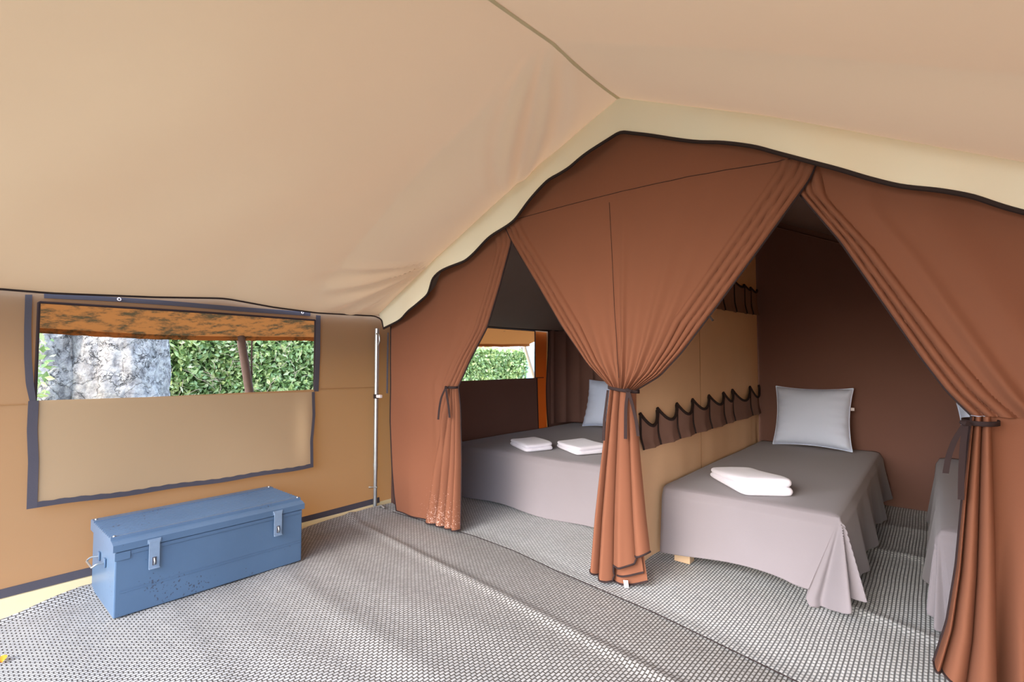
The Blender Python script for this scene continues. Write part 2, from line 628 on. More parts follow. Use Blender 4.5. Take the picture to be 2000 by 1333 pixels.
def roof_z(x, y):
    z = interp(x, PX, PZ)
    s = (XRIDGE - x) / (XRIDGE + 3.30) if x < XRIDGE else (x - XRIDGE) / (0.90 - XRIDGE)
    s = min(1, max(0, s))
    z += ridge_dz(y) * (1 - s)
    if x < XRIDGE:
        z += (eave_z(y) - 1.50) * s ** 2.5
    belly = 0
    if y < 1.65:
        belly = 0.10 * max(0.0, 1 - ((y - 0.25) / 1.40) ** 2)
    elif y < 2.25:
        belly = 0.062 * (1 - ((y - 1.95) / 0.30) ** 2)
    z -= belly * (4 * s * (1 - s)) ** 0.8
    # slow ripples in the slack cloth
    if y < 2.25 and x < XRIDGE:
        k = (4 * s * (1 - s))
        z += 0.012 * k * math.sin(5.0 * y + 3 * x) + 0.007 * k * math.sin(9 * y - 6 * x)
        # tension folds from the ridge pole to the knee of the valance
        ax, ay, bx, by = -1.24, 1.67, -1.93, 2.27
        L = math.hypot(bx - ax, by - ay)
        t = ((x - ax) * (bx - ax) + (y - ay) * (by - ay)) / L / L
        d = ((x - ax) * (by - ay) - (y - ay) * (bx - ax)) / L
        if 0 < t < 1:
            env = math.sin(math.pi * t) ** 0.7
            wd = 0.035 + 0.05 * math.sin(math.pi * t)
            z += 0.030 * env * math.cos(d / wd * 3.2) * math.exp(-(d / (wd * 2.2)) ** 2)
        # fan of creases from the lower knee towards the eave
        ang = math.atan2(y - 2.27, x + 2.58)
        rr = math.hypot(y - 2.27, x + 2.58)
        q = math.degrees(ang)
        if q < 0 and rr > 0.03:
            a0 = -q
            env = sstep(100, 118, a0) * (1 - sstep(158, 176, a0)) * sstep(0.05, 0.25, rr) * (1 - sstep(0.5, 0.95, rr))
            z += 0.026 * env * math.sin(a0 / 180 * math.pi * 22)
    elif y < 2.25:
        k = (4 * s * (1 - s))
        z += 0.006 * k * math.sin(4.2 * y + 2.2 * x)
    return z


ys = list(np.linspace(YF - 0.2, 1.1, 60)) + list(np.linspace(1.1, 2.25, 90))[1:] + list(np.linspace(2.25, 5.1, 16))[1:]
xs = list(np.linspace(-3.30, XRIDGE, 110)) + list(np.linspace(XRIDGE, 0.90, 70))[1:]
V = [(x, y, roof_z(x, y)) for y in ys for x in xs]
nx = len(xs)
Fc = [(j * nx + i, j * nx + i + 1, (j + 1) * nx + i + 1, (j + 1) * nx + i) for j in range(len(ys) - 1) for i in range(nx - 1)]
ceiling = build('ceiling', V, Fc, M['roof'])
tag(ceiling, kind='structure')
# black piping along the eave, turning down at the corner pole
pth = [(-3.295, y, eave_z(y) - 0.004) for y in np.linspace(YF, 2.20, 70)]
build('eave_piping', *tube(smooth_path(pth, 70, 2), 0.0055, 6), M['piping'], ceiling)
# ridge seam tape
yy = np.linspace(YF, 2.24, 60)
build('ridge_seam', *band([(XRIDGE - 0.008, y, roof_z(XRIDGE - 0.008, y) - 0.003) for y in yy],
                          [(XRIDGE + 0.008, y, roof_z(XRIDGE + 0.008, y) - 0.003) for y in yy], 0.0015, (0, 0, -1)), M['ridge'], ceiling)
# valance: cream strip hanging across the tent in front of the bedrooms
vt_px = [(741, 615), (775, 588), (800, 560), (830, 528), (855, 500), (930, 430), (1005, 360), (1100, 288), (1210, 200), (1300, 210),
         (1400, 217), (1500, 228), (1640, 258), (1800, 280), (1930, 305), (2000, 325)]
vb_px = [(748, 642), (785, 622), (815, 600), (840, 575), (848, 545), (862, 533), (905, 510), (955, 462), (1000, 430), (1045, 385), (1075, 352),
         (1120, 328), (1165, 293), (1210, 256), (1300, 268), (1400, 277), (1480, 289), (1540, 306), (1600, 325), (1690, 350), (1760, 365),
         (1830, 372), (1900, 384), (1950, 400), (2000, 412)]
vt = [at(1, YV, *p) for p in vt_px]
vb = [at(1, YV, *p) for p in vb_px]
vt.append(np.array([0.90, YV, 1.44]))
vb.append(np.array([0.90, YV, 1.31]))
nV = 220
vtr, vbr = resample(vt, nV), smooth_path(vb, nV, 2)


def valance_pt(u, v):
    a, b = vtr[min(nV - 1, int(round(u * (nV - 1))))], vbr[min(nV - 1, int(round(u * (nV - 1))))]
    p = a * (1 - v) + b * v
    top = roof_z(float(p[0]), YV)
    if v == 0: p = np.array([p[0], YV, max(p[2], top + 0.012)])
    yy = YV - 0.004 - 0.022 * v * math.sin(3.1 + p[0] * 5.2) * (1 if v > 0 else 0) - 0.010 * v * math.sin(p[0] * 17)
    return (p[0], yy, p[2])


val = build('valance', *grid(nV - 1, 8, valance_pt), M['valance'], ceiling)
vedge = [valance_pt(u, 1.0) for u in np.linspace(0, 1, nV)]
build('valance_piping', *tube(vedge, 0.0085, 6), M['piping'], ceiling)
corner = [(-3.295, 2.18, 1.497), (-3.29, 2.225, 1.495), (-3.24, YV - 0.005, 1.47), tuple(vedge[0])]
build('corner_piping', *tube(smooth_path(corner, 14, 2), 0.0055, 6), M['piping'], ceiling)


def wall_with_hole(name, X, y0, y1, z0, z1, holes, mat, bulge=0.0, parent=None, flip=False):
    """upright canvas on X=const, split so that each hole is a true opening"""
    yc = sorted(set([y0, y1] + [h[0] for h in holes] + [h[1] for h in holes]))
    zc = sorted(set([z0, z1] + [h[2] for h in holes] + [h[3] for h in holes]))
    fine = lambda c: [v for a, b in zip(c[:-1], c[1:]) for v in list(np.linspace(a, b, max(2, int((b - a) / 0.06) + 1)))[:-1]] + [c[-1]]
    Y, Z = fine(yc), fine(zc)
    V = []
    for z in Z:
        for y in Y:
            b = bulge * math.sin(math.pi * (z - z0) / (z1 - z0)) * (0.6 + 0.4 * math.sin(2.6 * y + 1))
            V.append((X + b, y, z))
    n = len(Y)
    Fc = []
    for j in range(len(Z) - 1):
        for i in range(n - 1):
            ym, zm = (Y[i] + Y[i + 1]) / 2, (Z[j] + Z[j + 1]) / 2
            if any(h[0] < ym < h[1] and h[2] < zm < h[3] for h in holes): continue
            Fc.append((j * n + i, j * n + i + 1, (j + 1) * n + i + 1, (j + 1) * n + i))
    return build(name, V, Fc, mat, parent)


W1 = (0.335, 1.755, 0.95, 1.437)         # window beside the chest: y, y, z, z
W2 = (2.75, 4.275, 0.965, 1.478)         # window of the double bedroom
wall_left = wall_with_hole('wall_left', XL, YF - 0.2, 5.1, 0.05, 1.585, [W1, W2], M['wall'], 0.0)
tag(wall_left, kind='structure')
XW = XL + 0.004
for a, b in ((YF, 0.30), (1.80, 2.27)):
    build('wall_seam', *band([(XW, a, 0.955), (XW, b, 0.947)], [(XW, a, 0.950), (XW, b, 0.942)], 0.002, (1, 0, 0)), M['seam'], wall_left)
yy = np.linspace(YF, 2.30, 60)
build('base_tape', *band([(XW, y, 0.088 + 0.005 * math.sin(3 * y)) for y in yy], [(XW + 0.006, y, 0.048 + 0.005 * math.sin(3 * y)) for y in yy], 0.003, (1, 0, 0)),
      M['velcro'], wall_left)

wall_right = wall_with_hole('wall_right', XR - 0.02, 0.8, 5.1, 0.0, 1.50, [], M['wall'])
tag(wall_right, kind='structure')
# unseen strip beside the open entrance, added to keep sun off the right curtain
wf = build('front_sun_block', *grid(10, 20, lambda u, v: (0.24 + 0.62 * u, YF - 0.15, v * (interp(0.24 + 0.62 * u, PX, PZ) - 0.02))), M['wall'])
tag(wf, kind='structure')
# rear gable of the inner tent


def inner_top(x):
    return interp(x, PX, PZ) - 0.035 - 0.0 * x


def back_pt(u, v):
    x = -3.26 + u * (0.86 + 3.26)
    zt = min(inner_top(x) + 0.01, 9)
    z = 0.018 + (zt - 0.018) * v
    yy = YB - 0.010 * math.sin(2.2 * x + 2.5 * z) * math.sin(math.pi * v) - 0.006 * math.sin(6 * x) * v - 0.012 * math.exp(-((x + 0.25 + 0.5 * (z - 0.3)) / 0.07) ** 2) * math.exp(-((z - 0.4) / 0.3) ** 2)
    return (x, yy, z)


wall_back = build('wall_back', *grid(100, 40, back_pt), M['inner'])
tag(wall_back, kind='structure')
build('base_strip', *band([(x, YB - 0.012, 0.02) for x in np.linspace(-3.2, 0.8, 20)], [(x, YB - 0.03, 0.002) for x in np.linspace(-3.2, 0.8, 20)], 0.004, (0, -1, 0)), M['skirt'], wall_back)
# sloping ceiling of the inner tent
xs2 = np.linspace(-3.26, 0.86, 90)


def iceil(u, v):
    x = -3.26 + u * 4.12
    y = YC + 0.035 + v * (YB - YC - 0.03)
    s = abs(x - XRIDGE) / 2.06
    return (x, y, inner_top(x) - 0.03 * math.sin(math.pi * v) * (1 - s) - 0.015 * math.sin(math.pi * v))


ic = build('inner_ceiling', *grid(80, 24, iceil), M['innerdark'])
tag(ic, kind='structure')
build('ceiling_piping', *tube([(-3.245, y, 1.492) for y in np.linspace(2.36, 4.86, 12)], 0.009, 6), M['elastic'], ic)
build('ceiling_piping', *tube([(x, YB - 0.015, inner_top(x) - 0.055) for x in np.linspace(-3.2, 0.8, 60)], 0.008, 6), M['inner'], ic)
# side wall of the double bedroom, cut away around its window
IW = (2.70, 4.43, 0.30, 1.480)
wi = wall_with_hole('wall_bedroom', -3.255, 2.36, YB, 0.02, 1.52, [IW], M['inner'])
tag(wi, kind='structure')
# brown corner drape where that wall meets the back
drape = build('wall_corner', *grid(40, 12, lambda u, v: (-3.245 + 0.30 * u ** 2 + 0.012 * math.sin(u * 22), 4.44 + 0.42 * math.sin(u * math.pi / 2) + 0.012 * math.cos(u * 22), 0.46 + 1.03 * v)), M['inner'])
tag(drape, kind='structure')
# wavy edges of the cut-out and the outer wall behind it, its backlit orange painted in
oy = lambda z: 4.395 + 0.02 * math.sin(z * 5.2 + 0.5)
build('opening_binding', *tube([(-3.247, oy(z), z) for z in np.linspace(0.3, 1.48, 30)], 0.006, 6), M['elastic'], wi)
build('opening_edge', *grid(6, 30, lambda u, v: (-3.250, oy(0.3 + 1.18 * v) + (4.44 - oy(0.3 + 1.18 * v)) * u, 0.3 + 1.18 * v)), M['inner'], wi)
build('opening_top', *tube([(-3.25, y, 1.484) for y in np.linspace(2.7, 4.43, 8)], 0.011, 6), M['elastic'], wi)

# ------------------------------------------------------------------ windows
win = empty('window_1', (XL, 1.04, 0.95))
tag(win, kind='structure')


def Lx(x, y, X=XL + 0.006): return at(0, X, x, y)


# thin bound edge around the opening
y0, y1, z0, z1 = W1
fr = [(XL, y0, z0), (XL, y0, z1), (XL, y1, z1), (XL, y1, z0)]
build('window_frame', *tube([(XL + 0.003, y0, z0), (XL + 0.003, y0, z1 - 0.002), (XL + 0.003, y0 + 0.004, z1), (XL + 0.003, (y0 + y1) / 2, z1 + 0.004), (XL + 0.003, y1 - 0.004, z1), (XL + 0.003, y1, z1 - 0.004), (XL + 0.003, y1, z0)], 0.007, 6), M['binding'], win)


def strip(name, pxa, pxb, mat, par, n=40, X=XL + 0.008, thick=0.003):
    A = smooth_path([at(0, X, *p) for p in pxa], n, 2)
    B = smooth_path([at(0, X, *p) for p in pxb], n, 2)
    return build(name, *band(A, B, thick, (1, 0, 0)), mat, par)


strip('hook_tape', [(49, 576), (47, 640), (47, 700), (50, 750), (58, 786)], [(63, 576), (61, 640), (62, 700), (66, 750), (71, 786)], M['velcro'], win)
strip('hook_tape', [(617, 616), (616, 690), (613, 765)], [(626, 617), (625, 690), (622, 765)], M['velcro'], win)
strip('hook_tape', [(86, 574), (200, 579), (330, 588), (470, 600), (606, 610)], [(86, 583), (200, 588), (330, 597), (470, 609), (606, 618)], M['velcro'], win)
for q in ((233, 585), (591, 611)):
    c = at(0, XL + 0.014, *q)
    build('ring', *tube([(c[0], c[1] + 0.007 * math.cos(a), c[2] + 0.007 * math.sin(a)) for a in np.linspace(0, 2 * math.pi, 12)], 0.003, 6), M['plastic'], win)
# cover let down below the opening
flap = empty('window_cover', (XL + 0.01, 1.04, 0.95))
tag(flap, 'tan canvas window cover hanging open below the window above the blue chest', 'window cover')


def flap_x(y, z):
    v = (0.95 - z) / 0.53
    return XL + 0.012 + 0.028 * v ** 2 + 0.012 * math.sin(4.4 * y + 0.6) * v + 0.020 * math.exp(-((y - 1.70) / 0.06) ** 2) * math.sin(math.pi * min(1, max(0, v)))


fl_l = [(75, 783), (72, 840), (74, 900), (70, 990)]
fl_r = [(614, 766), (613, 810), (606, 860), (606, 912)]


def flap_pt(u, v):
    a = resample([at(0, XL + 0.02, *p) for p in fl_l], 25)[int(round(v * 24))]
    b = resample([at(0, XL + 0.02, *p) for p in fl_r], 25)[int(round(v * 24))]
    y = a[1] + (b[1] - a[1]) * u
    z = a[2] + (b[2] - a[2]) * u + 0.003 * math.sin(u * 19) * v - 0.012 * math.sin(math.pi * u) * v
    return (flap_x(y, z), y, z)


build('cover_cloth', *grid(70, 24, flap_pt), M['flap'], flap)
n = 70
A = [np.array(flap_pt(u, 1.0)) for u in np.linspace(0, 1, n)]
B = [p + np.array([0, 0, 0.026 + 0.002 * math.sin(k * 1.7)]) for k, p in enumerate(A)]
build('hem_tape', *band([p + np.array([0.002, 0, 0]) for p in A], [p + np.array([0.002, 0, 0]) for p in B], 0.003, (1, 0, 0)), M['velcro'], flap)
A = [np.array(flap_pt(0, v)) for v in np.linspace(0, 1, 25)]
build('side_tape', *band([p + np.array([0.002, -0.035, 0]) for p in A], [p + np.array([0.002, 0.002, 0]) for p in A], 0.003, (1, 0, 0)), M['velcro'], flap)
A = [np.array(flap_pt(1, v)) for v in np.linspace(0, 1, 25)]
build('side_tape', *band([p + np.array([0.002, -0.016, 0]) for p in A], [p + np.array([0.002, 0.004, 0]) for p in A], 0.003, (1, 0, 0)), M['velcro'], flap)

win2 = empty('window_2', (XL, 3.6, 0.965))
tag(win2, kind='structure')
y0, y1, z0, z1 = W2
build('window_frame', *tube([(XL + 0.004, y0, z0), (XL + 0.004, y0, z1), (XL + 0.004, y1, z1), (XL + 0.004, y1, z0)], 0.008, 6), M['binding'], win2)
build('backlit_panel', *grid(4, 20, lambda u, v: (XL + 0.006, 4.283 + 0.20 * u, 0.30 + 1.17 * v)), M['orange'], win2)  # overlay on the outer wall, coloured as if lit from outside
build('panel_seam', *tube([(XL + 0.012, 4.27, 0.968), (XL + 0.012, 4.42, 0.966)], 0.004, 5), M['elastic'], win2)
flap2 = empty('window_cover', (XL + 0.03, 3.6, 0.965))
tag(flap2, 'dark brown window cover hanging below the bedroom window behind the double bed', 'window cover')
build('cover_cloth', *grid(50, 16, lambda u, v: (XL + 0.020 + 0.02 * v + 0.010 * math.sin(u * 5 + 2 * v) * v, 2.62 + (4.285 - 2.62) * u, 0.967 - 0.62 * v)), M['inner'], flap2)
build('cover_binding', *tube([(XL + 0.024 + 0.02 * v, 4.285, 0.967 - 0.62 * v) for v in np.linspace(0, 1, 14)], 0.005, 6), M['elastic'], flap2)

# ------------------------------------------------------------------ floor and mats
floor = build('floor', [(-3.6, YF - 0.4, -0.006), (1.1, YF - 0.4, -0.006), (1.1, 5.2, -0.006), (-3.6, 5.2, -0.006)], [(0, 1, 2, 3)], M['skirt'])
tag(floor, kind='structure')
build('mud_skirt', *grid(80, 6, lambda u, v: (XL + 0.002 + 0.17 * v ** 1.5, YF + u * (5.0 - YF), 0.055 - 0.05 * v + 0.004 * math.sin(u * 60) * v)), M['skirt'], floor)


def mat_z(x, y):
    z = 0.003
    # ridges left where the mat was folded
    for (x0, y0, x1, y1, h, wd) in ((-3.0, 1.98, 0.6, 1.62, 0.010, 0.030), (-2.9, 1.30, 0.6, 1.10, 0.004, 0.06), (-2.7, 0.75, 0.4, 0.55, 0.004, 0.07)):
        yl = y0 + (y1 - y0) * (x - x0) / (x1 - x0)
        z += h * math.exp(-((y - yl) / wd) ** 2)
    z += 0.0025 * (1 + math.sin(y * 21 + math.sin(x * 2))) * 0.5
    # edge curling up against the wall
    z += 0.045 * sstep(-3.10, -3.27, x) * (0.6 + 0.4 * math.sin(y * 3 + 1.2)) if x < -3.1 else 0
    return z


def mat_edge_l(y):
    return interp(y, [-1.6, 0.1, 0.30, 0.52, 0.9, 1.5, 2.3], [-3.12, -3.13, -3.17, -3.25, -3.28, -3.27, -3.26])


mat1 = build('floor_mat', *grid(150, 170, lambda u, v: (lambda y: (lambda x: (x, y, mat_z(x, y)))(mat_edge_l(y) + u * (0.84 - mat_edge_l(y))))(YF + 0.1 + v * (2.27 - YF))), M['mat'])
tag(mat1, 'large beige plaited plastic mat covering the living area under the blue chest', 'mat')
yfront = lambda x: 2.36 + 0.02 * math.sin(x * 2)


def mat2_pt(u, v):
    x = -3.22 + u * 4.03
    ye = interp(x, [-3.2, -2.3, -1.95, -1.6, -1.0, -0.4, 0.1, 0.8], [2.30, 2.33, 2.305, 2.24, 2.16, 2.03, 1.95, 1.93])
    y = ye + (4.86 - ye) * v
    z = 0.008 + 0.008 * math.exp(-((v) / 0.02) ** 2) + 0.006 * math.sin(x * 3 + 1) ** 2 * math.exp(-((y - 3.0) / 0.2) ** 2)
    if x > -0.55:
        z += 0.010 * math.exp(-((y - (2.80 - 0.35 * (x + 0.3))) / 0.03) ** 2) + 0.012 * math.exp(-((y - 3.75) / 0.05) ** 2) + 0.012 * math.exp(-((y - 4.35) / 0.06) ** 2) + 0.02 * sstep(4.55, 4.86, y)
    return (x, y, z)


mat2 = build('floor_mat', *grid(140, 120, mat2_pt), M['mat2'])
tag(mat2, 'greenish plaited plastic mat, coloured lighter against the dim bedroom, under the beds behind the curtains', 'mat')
build('mat_binding', *tube([np.array(mat2_pt(u, 0)) + np.array([0, -0.001, -0.003]) for u in np.linspace(0, 1, 120)], 0.0018, 5), M['binding'], mat2)

# ------------------------------------------------------------------ curtains
def ribs(u, B):
    """rounded folds between sharp creases; B = crease positions"""
    for a, b in zip(B[:-1], B[1:]):
        if a <= u <= b:
            return math.sqrt(max(0.0, math.sin(math.pi * (u - a) / (b - a))))
    return 0.0


def bumps(u, v, L, width=1.0):
    s = 0
    for it in L:
        if it[0] == 'ribs':                     # creases across the whole sheet
            s += (it[2] + (it[3] - it[2]) * v) * ribs(u, it[1])
        elif it[0] == 'fan':                    # pleats that spread downwards from a tie on the right edge
            d = (1 - u) * width
            B = [p + (q - p) * v ** 0.8 for p, q in zip(it[1], it[2])]
            s += (it[3] + (it[4] - it[3]) * v) * ribs(d, B)
        elif it[0] in ('l', 'r'):               # narrow pleats bunched along one edge, constant real width
            k = min(1.0, width / 0.75)
            d = (u if it[0] == 'l' else 1 - u) * width / k
            s += it[2] * (0.6 + 0.4 * v) * ribs(d, it[1])
        else:
            (uc, wd, a0, a1) = it
            s += (a0 + (a1 - a0) * v * v) * math.exp(-((u - uc) / wd) ** 2)
    return s


def panel(root, name, mat, top, Lp, Rp, L, nu=220, nv=70, y0=YC, umap=None, bind=('l', 'r'), hem=False, vpow=1.0):
    """sheet between edge polylines Lp and Rp (x, z), its top edge following `top`"""
    Lr, Rr = smooth_path(Lp, nv + 1, 3), smooth_path(Rp, nv + 1, 3)
    tp = smooth_path(top, 200, 6) if top is not None else None
    tg = np.linspace(0, 1, 200)

    def pt(u, v):
        k = int(round(v * nv))
        a, b = Lr[k], Rr[k]
        g = umap(u, v) if umap else u
        x, z = a[0] + (b[0] - a[0]) * g, a[1] + (b[1] - a[1]) * g
        if tp is not None:
            q = (interp(g, tg, tp[:, 0]), interp(g, tg, tp[:, 1]))
            a0, b0 = Lr[0], Rr[0]
            f = (1 - v) ** 1.15
            x += (q[0] - (a0[0] + (b0[0] - a0[0]) * g)) * f
            z += (q[1] - (a0[1] + (b0[1] - a0[1]) * g)) * f
        return [x, y0 - bumps(g, v, L, abs(b[0] - a[0])), z]
    V, Fc = grid(nu, nv, lambda u, v: pt(u, v))
    o = build(name, V, Fc, mat, root)
    n = nu + 1
    if 'l' in bind:
        build('edge_binding', *tube([V[j * n] for j in range(nv + 1)], 0.0055, 6), M['binding'], root)
    if 'r' in bind:
        build('edge_binding', *tube([V[j * n + nu] for j in range(nv + 1)], 0.0055, 6), M['binding'], root)
    if hem:
        build('hem_binding', *tube([V[nv * n + i] for i in range(n)], 0.0045, 6), M['binding'], root)
    return V


def C(x, y, Y=YC):
    p = at(1, Y, x, y)
    return (p[0], p[2])


def val_z(x):
    """height a little above the lower edge of the valance"""
    return interp(x, [p[0] for p in vbr], [p[2] for p in vbr]) + 0.07


def tie(root, cx, z, wdt, dep, y0=YC, h=0.016, tilt=0.0, tails=((-0.01, 0.2), (0.01, 0.26)), tx=None):
    n = 28
    A, B = [], []
    for k in range(n + 1):
        a = 2 * math.pi * k / n
        x, y = cx + wdt * math.cos(a), y0 + dep * math.sin(a)
        zz = z + tilt * math.cos(a)
        A.append((x, y, zz + h / 2))
        B.append((x, y, zz - h / 2))
    V = A + B
    m = n + 1
    o = build('tie_band', V, [(k, k + 1, m + k + 1, m + k) for k in range(n)], M['binding'], root)
    sm = o.modifiers.new('s', 'SOLIDIFY')
    sm.thickness = 0.004
    tx = cx if tx is None else tx
    build('tie_knot', *tube([(tx - 0.012, y0 - dep - 0.006, z + 0.004), (tx, y0 - dep - 0.014, z), (tx + 0.012, y0 - dep - 0.006, z - 0.004)], [0.006, 0.011, 0.006], 8), M['binding'], root)
    for dx, ln in tails:
        pth = smooth_path([(tx, y0 - dep - 0.012, z), (tx + dx * 0.6, y0 - dep - 0.022, z - ln * 0.3), (tx + dx, y0 - dep - 0.018, z - ln * 0.65), (tx + dx * 1.2, y0 - dep - 0.016, z - ln)], 14, 2)
        build('tie_tail', *band([p + np.array([-0.008, 0, 0]) for p in pth], [p + np.array([0.008, 0.002, 0]) for p in pth], 0.002, (0, -1, 0)), M['binding'], root)


# --- left curtain
cl = empty('curtain', (-2.7, YC, 0))
tag(cl, 'brown curtain tied back beside the steel pole, dried mud splashed on its hem', 'curtain', 'brown curtains of the inner tent')
topL = [(x, val_z(x)) for x in np.linspace(-3.22, -2.0, 40)]
zt = 0.978
Lp = [(-3.225, val_z(-3.22)), (-3.225, 1.37), C(757, 790), (-3.21, zt - 0.1)]
Lp = [(-3.225, val_z(-3.22)), (-3.225, 1.37), (-3.222, 1.15), (-3.215, zt)]
Rp = [(-1.985, val_z(-2.0)), C(1000, 470), C(975, 560), C(950, 640), C(918, 700), C(893, 755)]
foldsL = [(0.45, 0.12, 0.008, 0.002), (0.70, 0.05, 0.004, 0.012), (0.82, 0.03, 0.0, 0.016), ('r', [0, 0.035, 0.075, 0.12], 0.022)]




def umL(u, v):
    w_ = v ** 2.0
    return u + w_ * 0.22 * math.sin(math.pi * u) * 1.0 * (u) + 0


panel(cl, 'curtain_panel', M['curtain_muddy'], topL, Lp, Rp, foldsL, umap=umL, y0=YC + 0.012)
Lp = [(-3.215, zt), (-3.218, 0.70), (-3.19, 0.35), (-3.16, 0.14), (-3.13, 0.02)]
Rp = [C(893, 755), C(897, 800), C(899, 900), C(897, 1036)]
foldsL2 = [(0.30, 0.12, 0.002, 0.02), (0.70, 0.05, 0.012, 0.0), (0.82, 0.03, 0.016, 0.0), ('fan', [0, 0.018, 0.038, 0.06, 0.085], [0, 0.05, 0.13, 0.22, 0.33], 0.028, 0.055)]






def umL2(u, v):
    w_ = (1 - v) ** 1.5
    return u + (w_ * 0.30 + 0.05) * math.sin(math.pi * u) * u * 0.8


panel(cl, 'curtain_panel', M['curtain_muddy'], None, Lp, Rp, foldsL2, umap=umL2, hem=True, y0=YC + 0.012)
tie(cl, -2.492, 0.972, 0.034, 0.036, tails=((-0.06, 0.22), (0.035, 0.20)), tx=-2.515)
build('edge_tape', *band([(-3.24, YC - 0.004, 1.37), (-3.245, YC - 0.004, 1.2), (-3.248, YC - 0.004, 0.9)], [(-3.225, YC - 0.004, 1.37), (-3.225, YC - 0.004, 1.2), (-3.226, YC - 0.004, 0.9)], 0.003, (0, -1, 0)), M['velcro'], cl)

# --- middle curtain
cm = empty('curtain', (-1.22, YC, 0))
tag(cm, 'broad brown curtain gathered to a narrow waist between the double and the single bed', 'curtain', 'brown curtains of the inner tent')
pL, pR = C(982, 440), C(1598, 320)
topM = [(x, val_z(x)) for x in np.linspace(pL[0], pR[0] + 0.01, 60)]
Lp = [topM[0], C(1000, 472), C(1050, 555), C(1100, 640), C(1150, 712), C(1195, 757)]
Rp = [topM[-1], C(1582, 350), C(1480, 490), C(1400, 598), C(1330, 690), C(1288, 735), C(1243, 762)]
foldsM = [('l', [0, 0.028, 0.058, 0.10], 0.020), ('r', [0, 0.025, 0.055, 0.09, 0.125], 0.022), (0.24, 0.05, 0.0, 0.035), (0.40, 0.05, 0.0, 0.036), (0.485, 0.02, 0.004, 0.030), (0.60, 0.05, 0.002, 0.036), (0.71, 0.035, 0.008, 0.040), (0.80, 0.03, 0.005, 0.034)]
VM = panel(cm, 'curtain_panel', M['curtain'], topM, Lp, Rp, foldsM, nu=300, nv=90)
# stitched seam across the top and down the middle of the panel
n = 301


def on_panel(px, py):
    X, Z = C(px, py)
    best = min(VM, key=lambda p: (p[0] - X) ** 2 + (p[2] - Z) ** 2)
    return (X, best[1] - 0.0015, Z)


build('cross_seam', *tube([on_panel(1003 + (1545 - 1003) * t, 430 + (312 - 430) * t - 10 * math.sin(math.pi * t)) for t in np.linspace(0, 1, 40)], 0.0014, 5), M['binding'], cm)
build('middle_seam', *tube([(p[0], p[1] - 0.0015, p[2]) for p in (VM[j * n + 128] for j in range(22, 86))], 0.0012, 5), M['binding'], cm)
# skirt below the tie
Lp = [C(1195, 757), C(1190, 800), C(1178, 900), C(1167, 1000), C(1158, 1108)]
Rp = [C(1243, 762), C(1243, 800), C(1252, 900), C(1262, 1000), C(1270, 1066)]
foldsM2 = [('ribs', [0, 0.14, 0.395, 0.78, 1.0], 0.035, 0.055), (0.25, 0.05, 0.0, 0.012), (0.58, 0.06, 0.0, 0.014)]
Lr2, Rr2 = smooth_path(Lp, 71, 2), smooth_path(Rp, 71, 2)
hemM = ([0, 0.15, 0.33, 0.385, 0.40, 0.42, 0.6, 0.765, 0.79, 0.9, 1.0], [0.062, 0.04, 0.030, 0.032, 0.07, 0.115, 0.128, 0.15, 0.19, 0.205, 0.222])


def skirt_pt(u, v):
    k = int(round(v * 70))
    x = Lr2[k][0] + (Rr2[k][0] - Lr2[k][0]) * u
    zt_ = C(1195, 757)[1] + (C(1243, 762)[1] - C(1195, 757)[1]) * u
    zb = float(np.interp(u, *hemM))
    z = zt_ + (zb - zt_) * v
    return (x, YC - bumps(u, v, foldsM2), z)


V, Fc = grid(200, 70, skirt_pt)
build('curtain_skirt', V, Fc, M['curtain'], cm)
build('hem_binding', *tube(V[70 * 201:], 0.005, 6), M['binding'], cm)
for (xa, xb, za, zb, zl, yo) in ((-1.27, -1.135, 0.055, 0.10, 0.0, 0.006), (-1.325, -1.125, 0.024, 0.052, -0.018, 0.030)):
    def tail_pt(u, v, xa=xa, xb=xb, za=za, zb=zb, zl=zl, yo=yo):
        x = xa + (xb - xa) * u
        zbm = max(0.016, za + (zb - za) * u + zl * math.sin(math.pi * u))
        x = x + (-1.225 - x) * 0.65 * (1 - v)
        return (x, YC + yo - 0.025 * math.sin(u * 4.2) * v, 0.55 + (zbm - 0.55) * v)
    V, Fc = grid(40, 20, tail_pt)
    build('curtain_tail', V, Fc, M['curtain'], cm)
    build('hem_binding', *tube(V[20 * 41:], 0.005, 6), M['binding'], cm)
build('care_tag', *band([(-1.225, YC - 0.012, 0.050), (-1.215, YC - 0.02, 0.020)], [(-1.200, YC - 0.012, 0.055), (-1.192, YC - 0.02, 0.024)], 0.002, (0, -1, 0)), M['plastic'], cm)
tie(cm, -1.222, 1.005, 0.082, 0.048, tilt=-0.010, tails=((0.045, 0.22), (-0.012, 0.24)), tx=-1.165)
build('tie_tail', *band([(-1.295, YC - 0.04, 1.0), (-1.315, YC - 0.045, 0.85), (-1.325, YC - 0.04, 0.74)], [(-1.282, YC - 0.04, 1.0), (-1.300, YC - 0.045, 0.85), (-1.309, YC - 0.04, 0.74)], 0.002, (0, -1, 0)), M['binding'], cm)
c = C(1388, 622)
build('loose_cord', *tube([(c[0] - 0.02, YC + 0.0, c[1] + 0.01), (c[0], YC - 0.005, c[1] + 0.004), (c[0] + 0.012, YC - 0.004, c[1] - 0.012)], 0.006, 6), M['elastic'], cm)

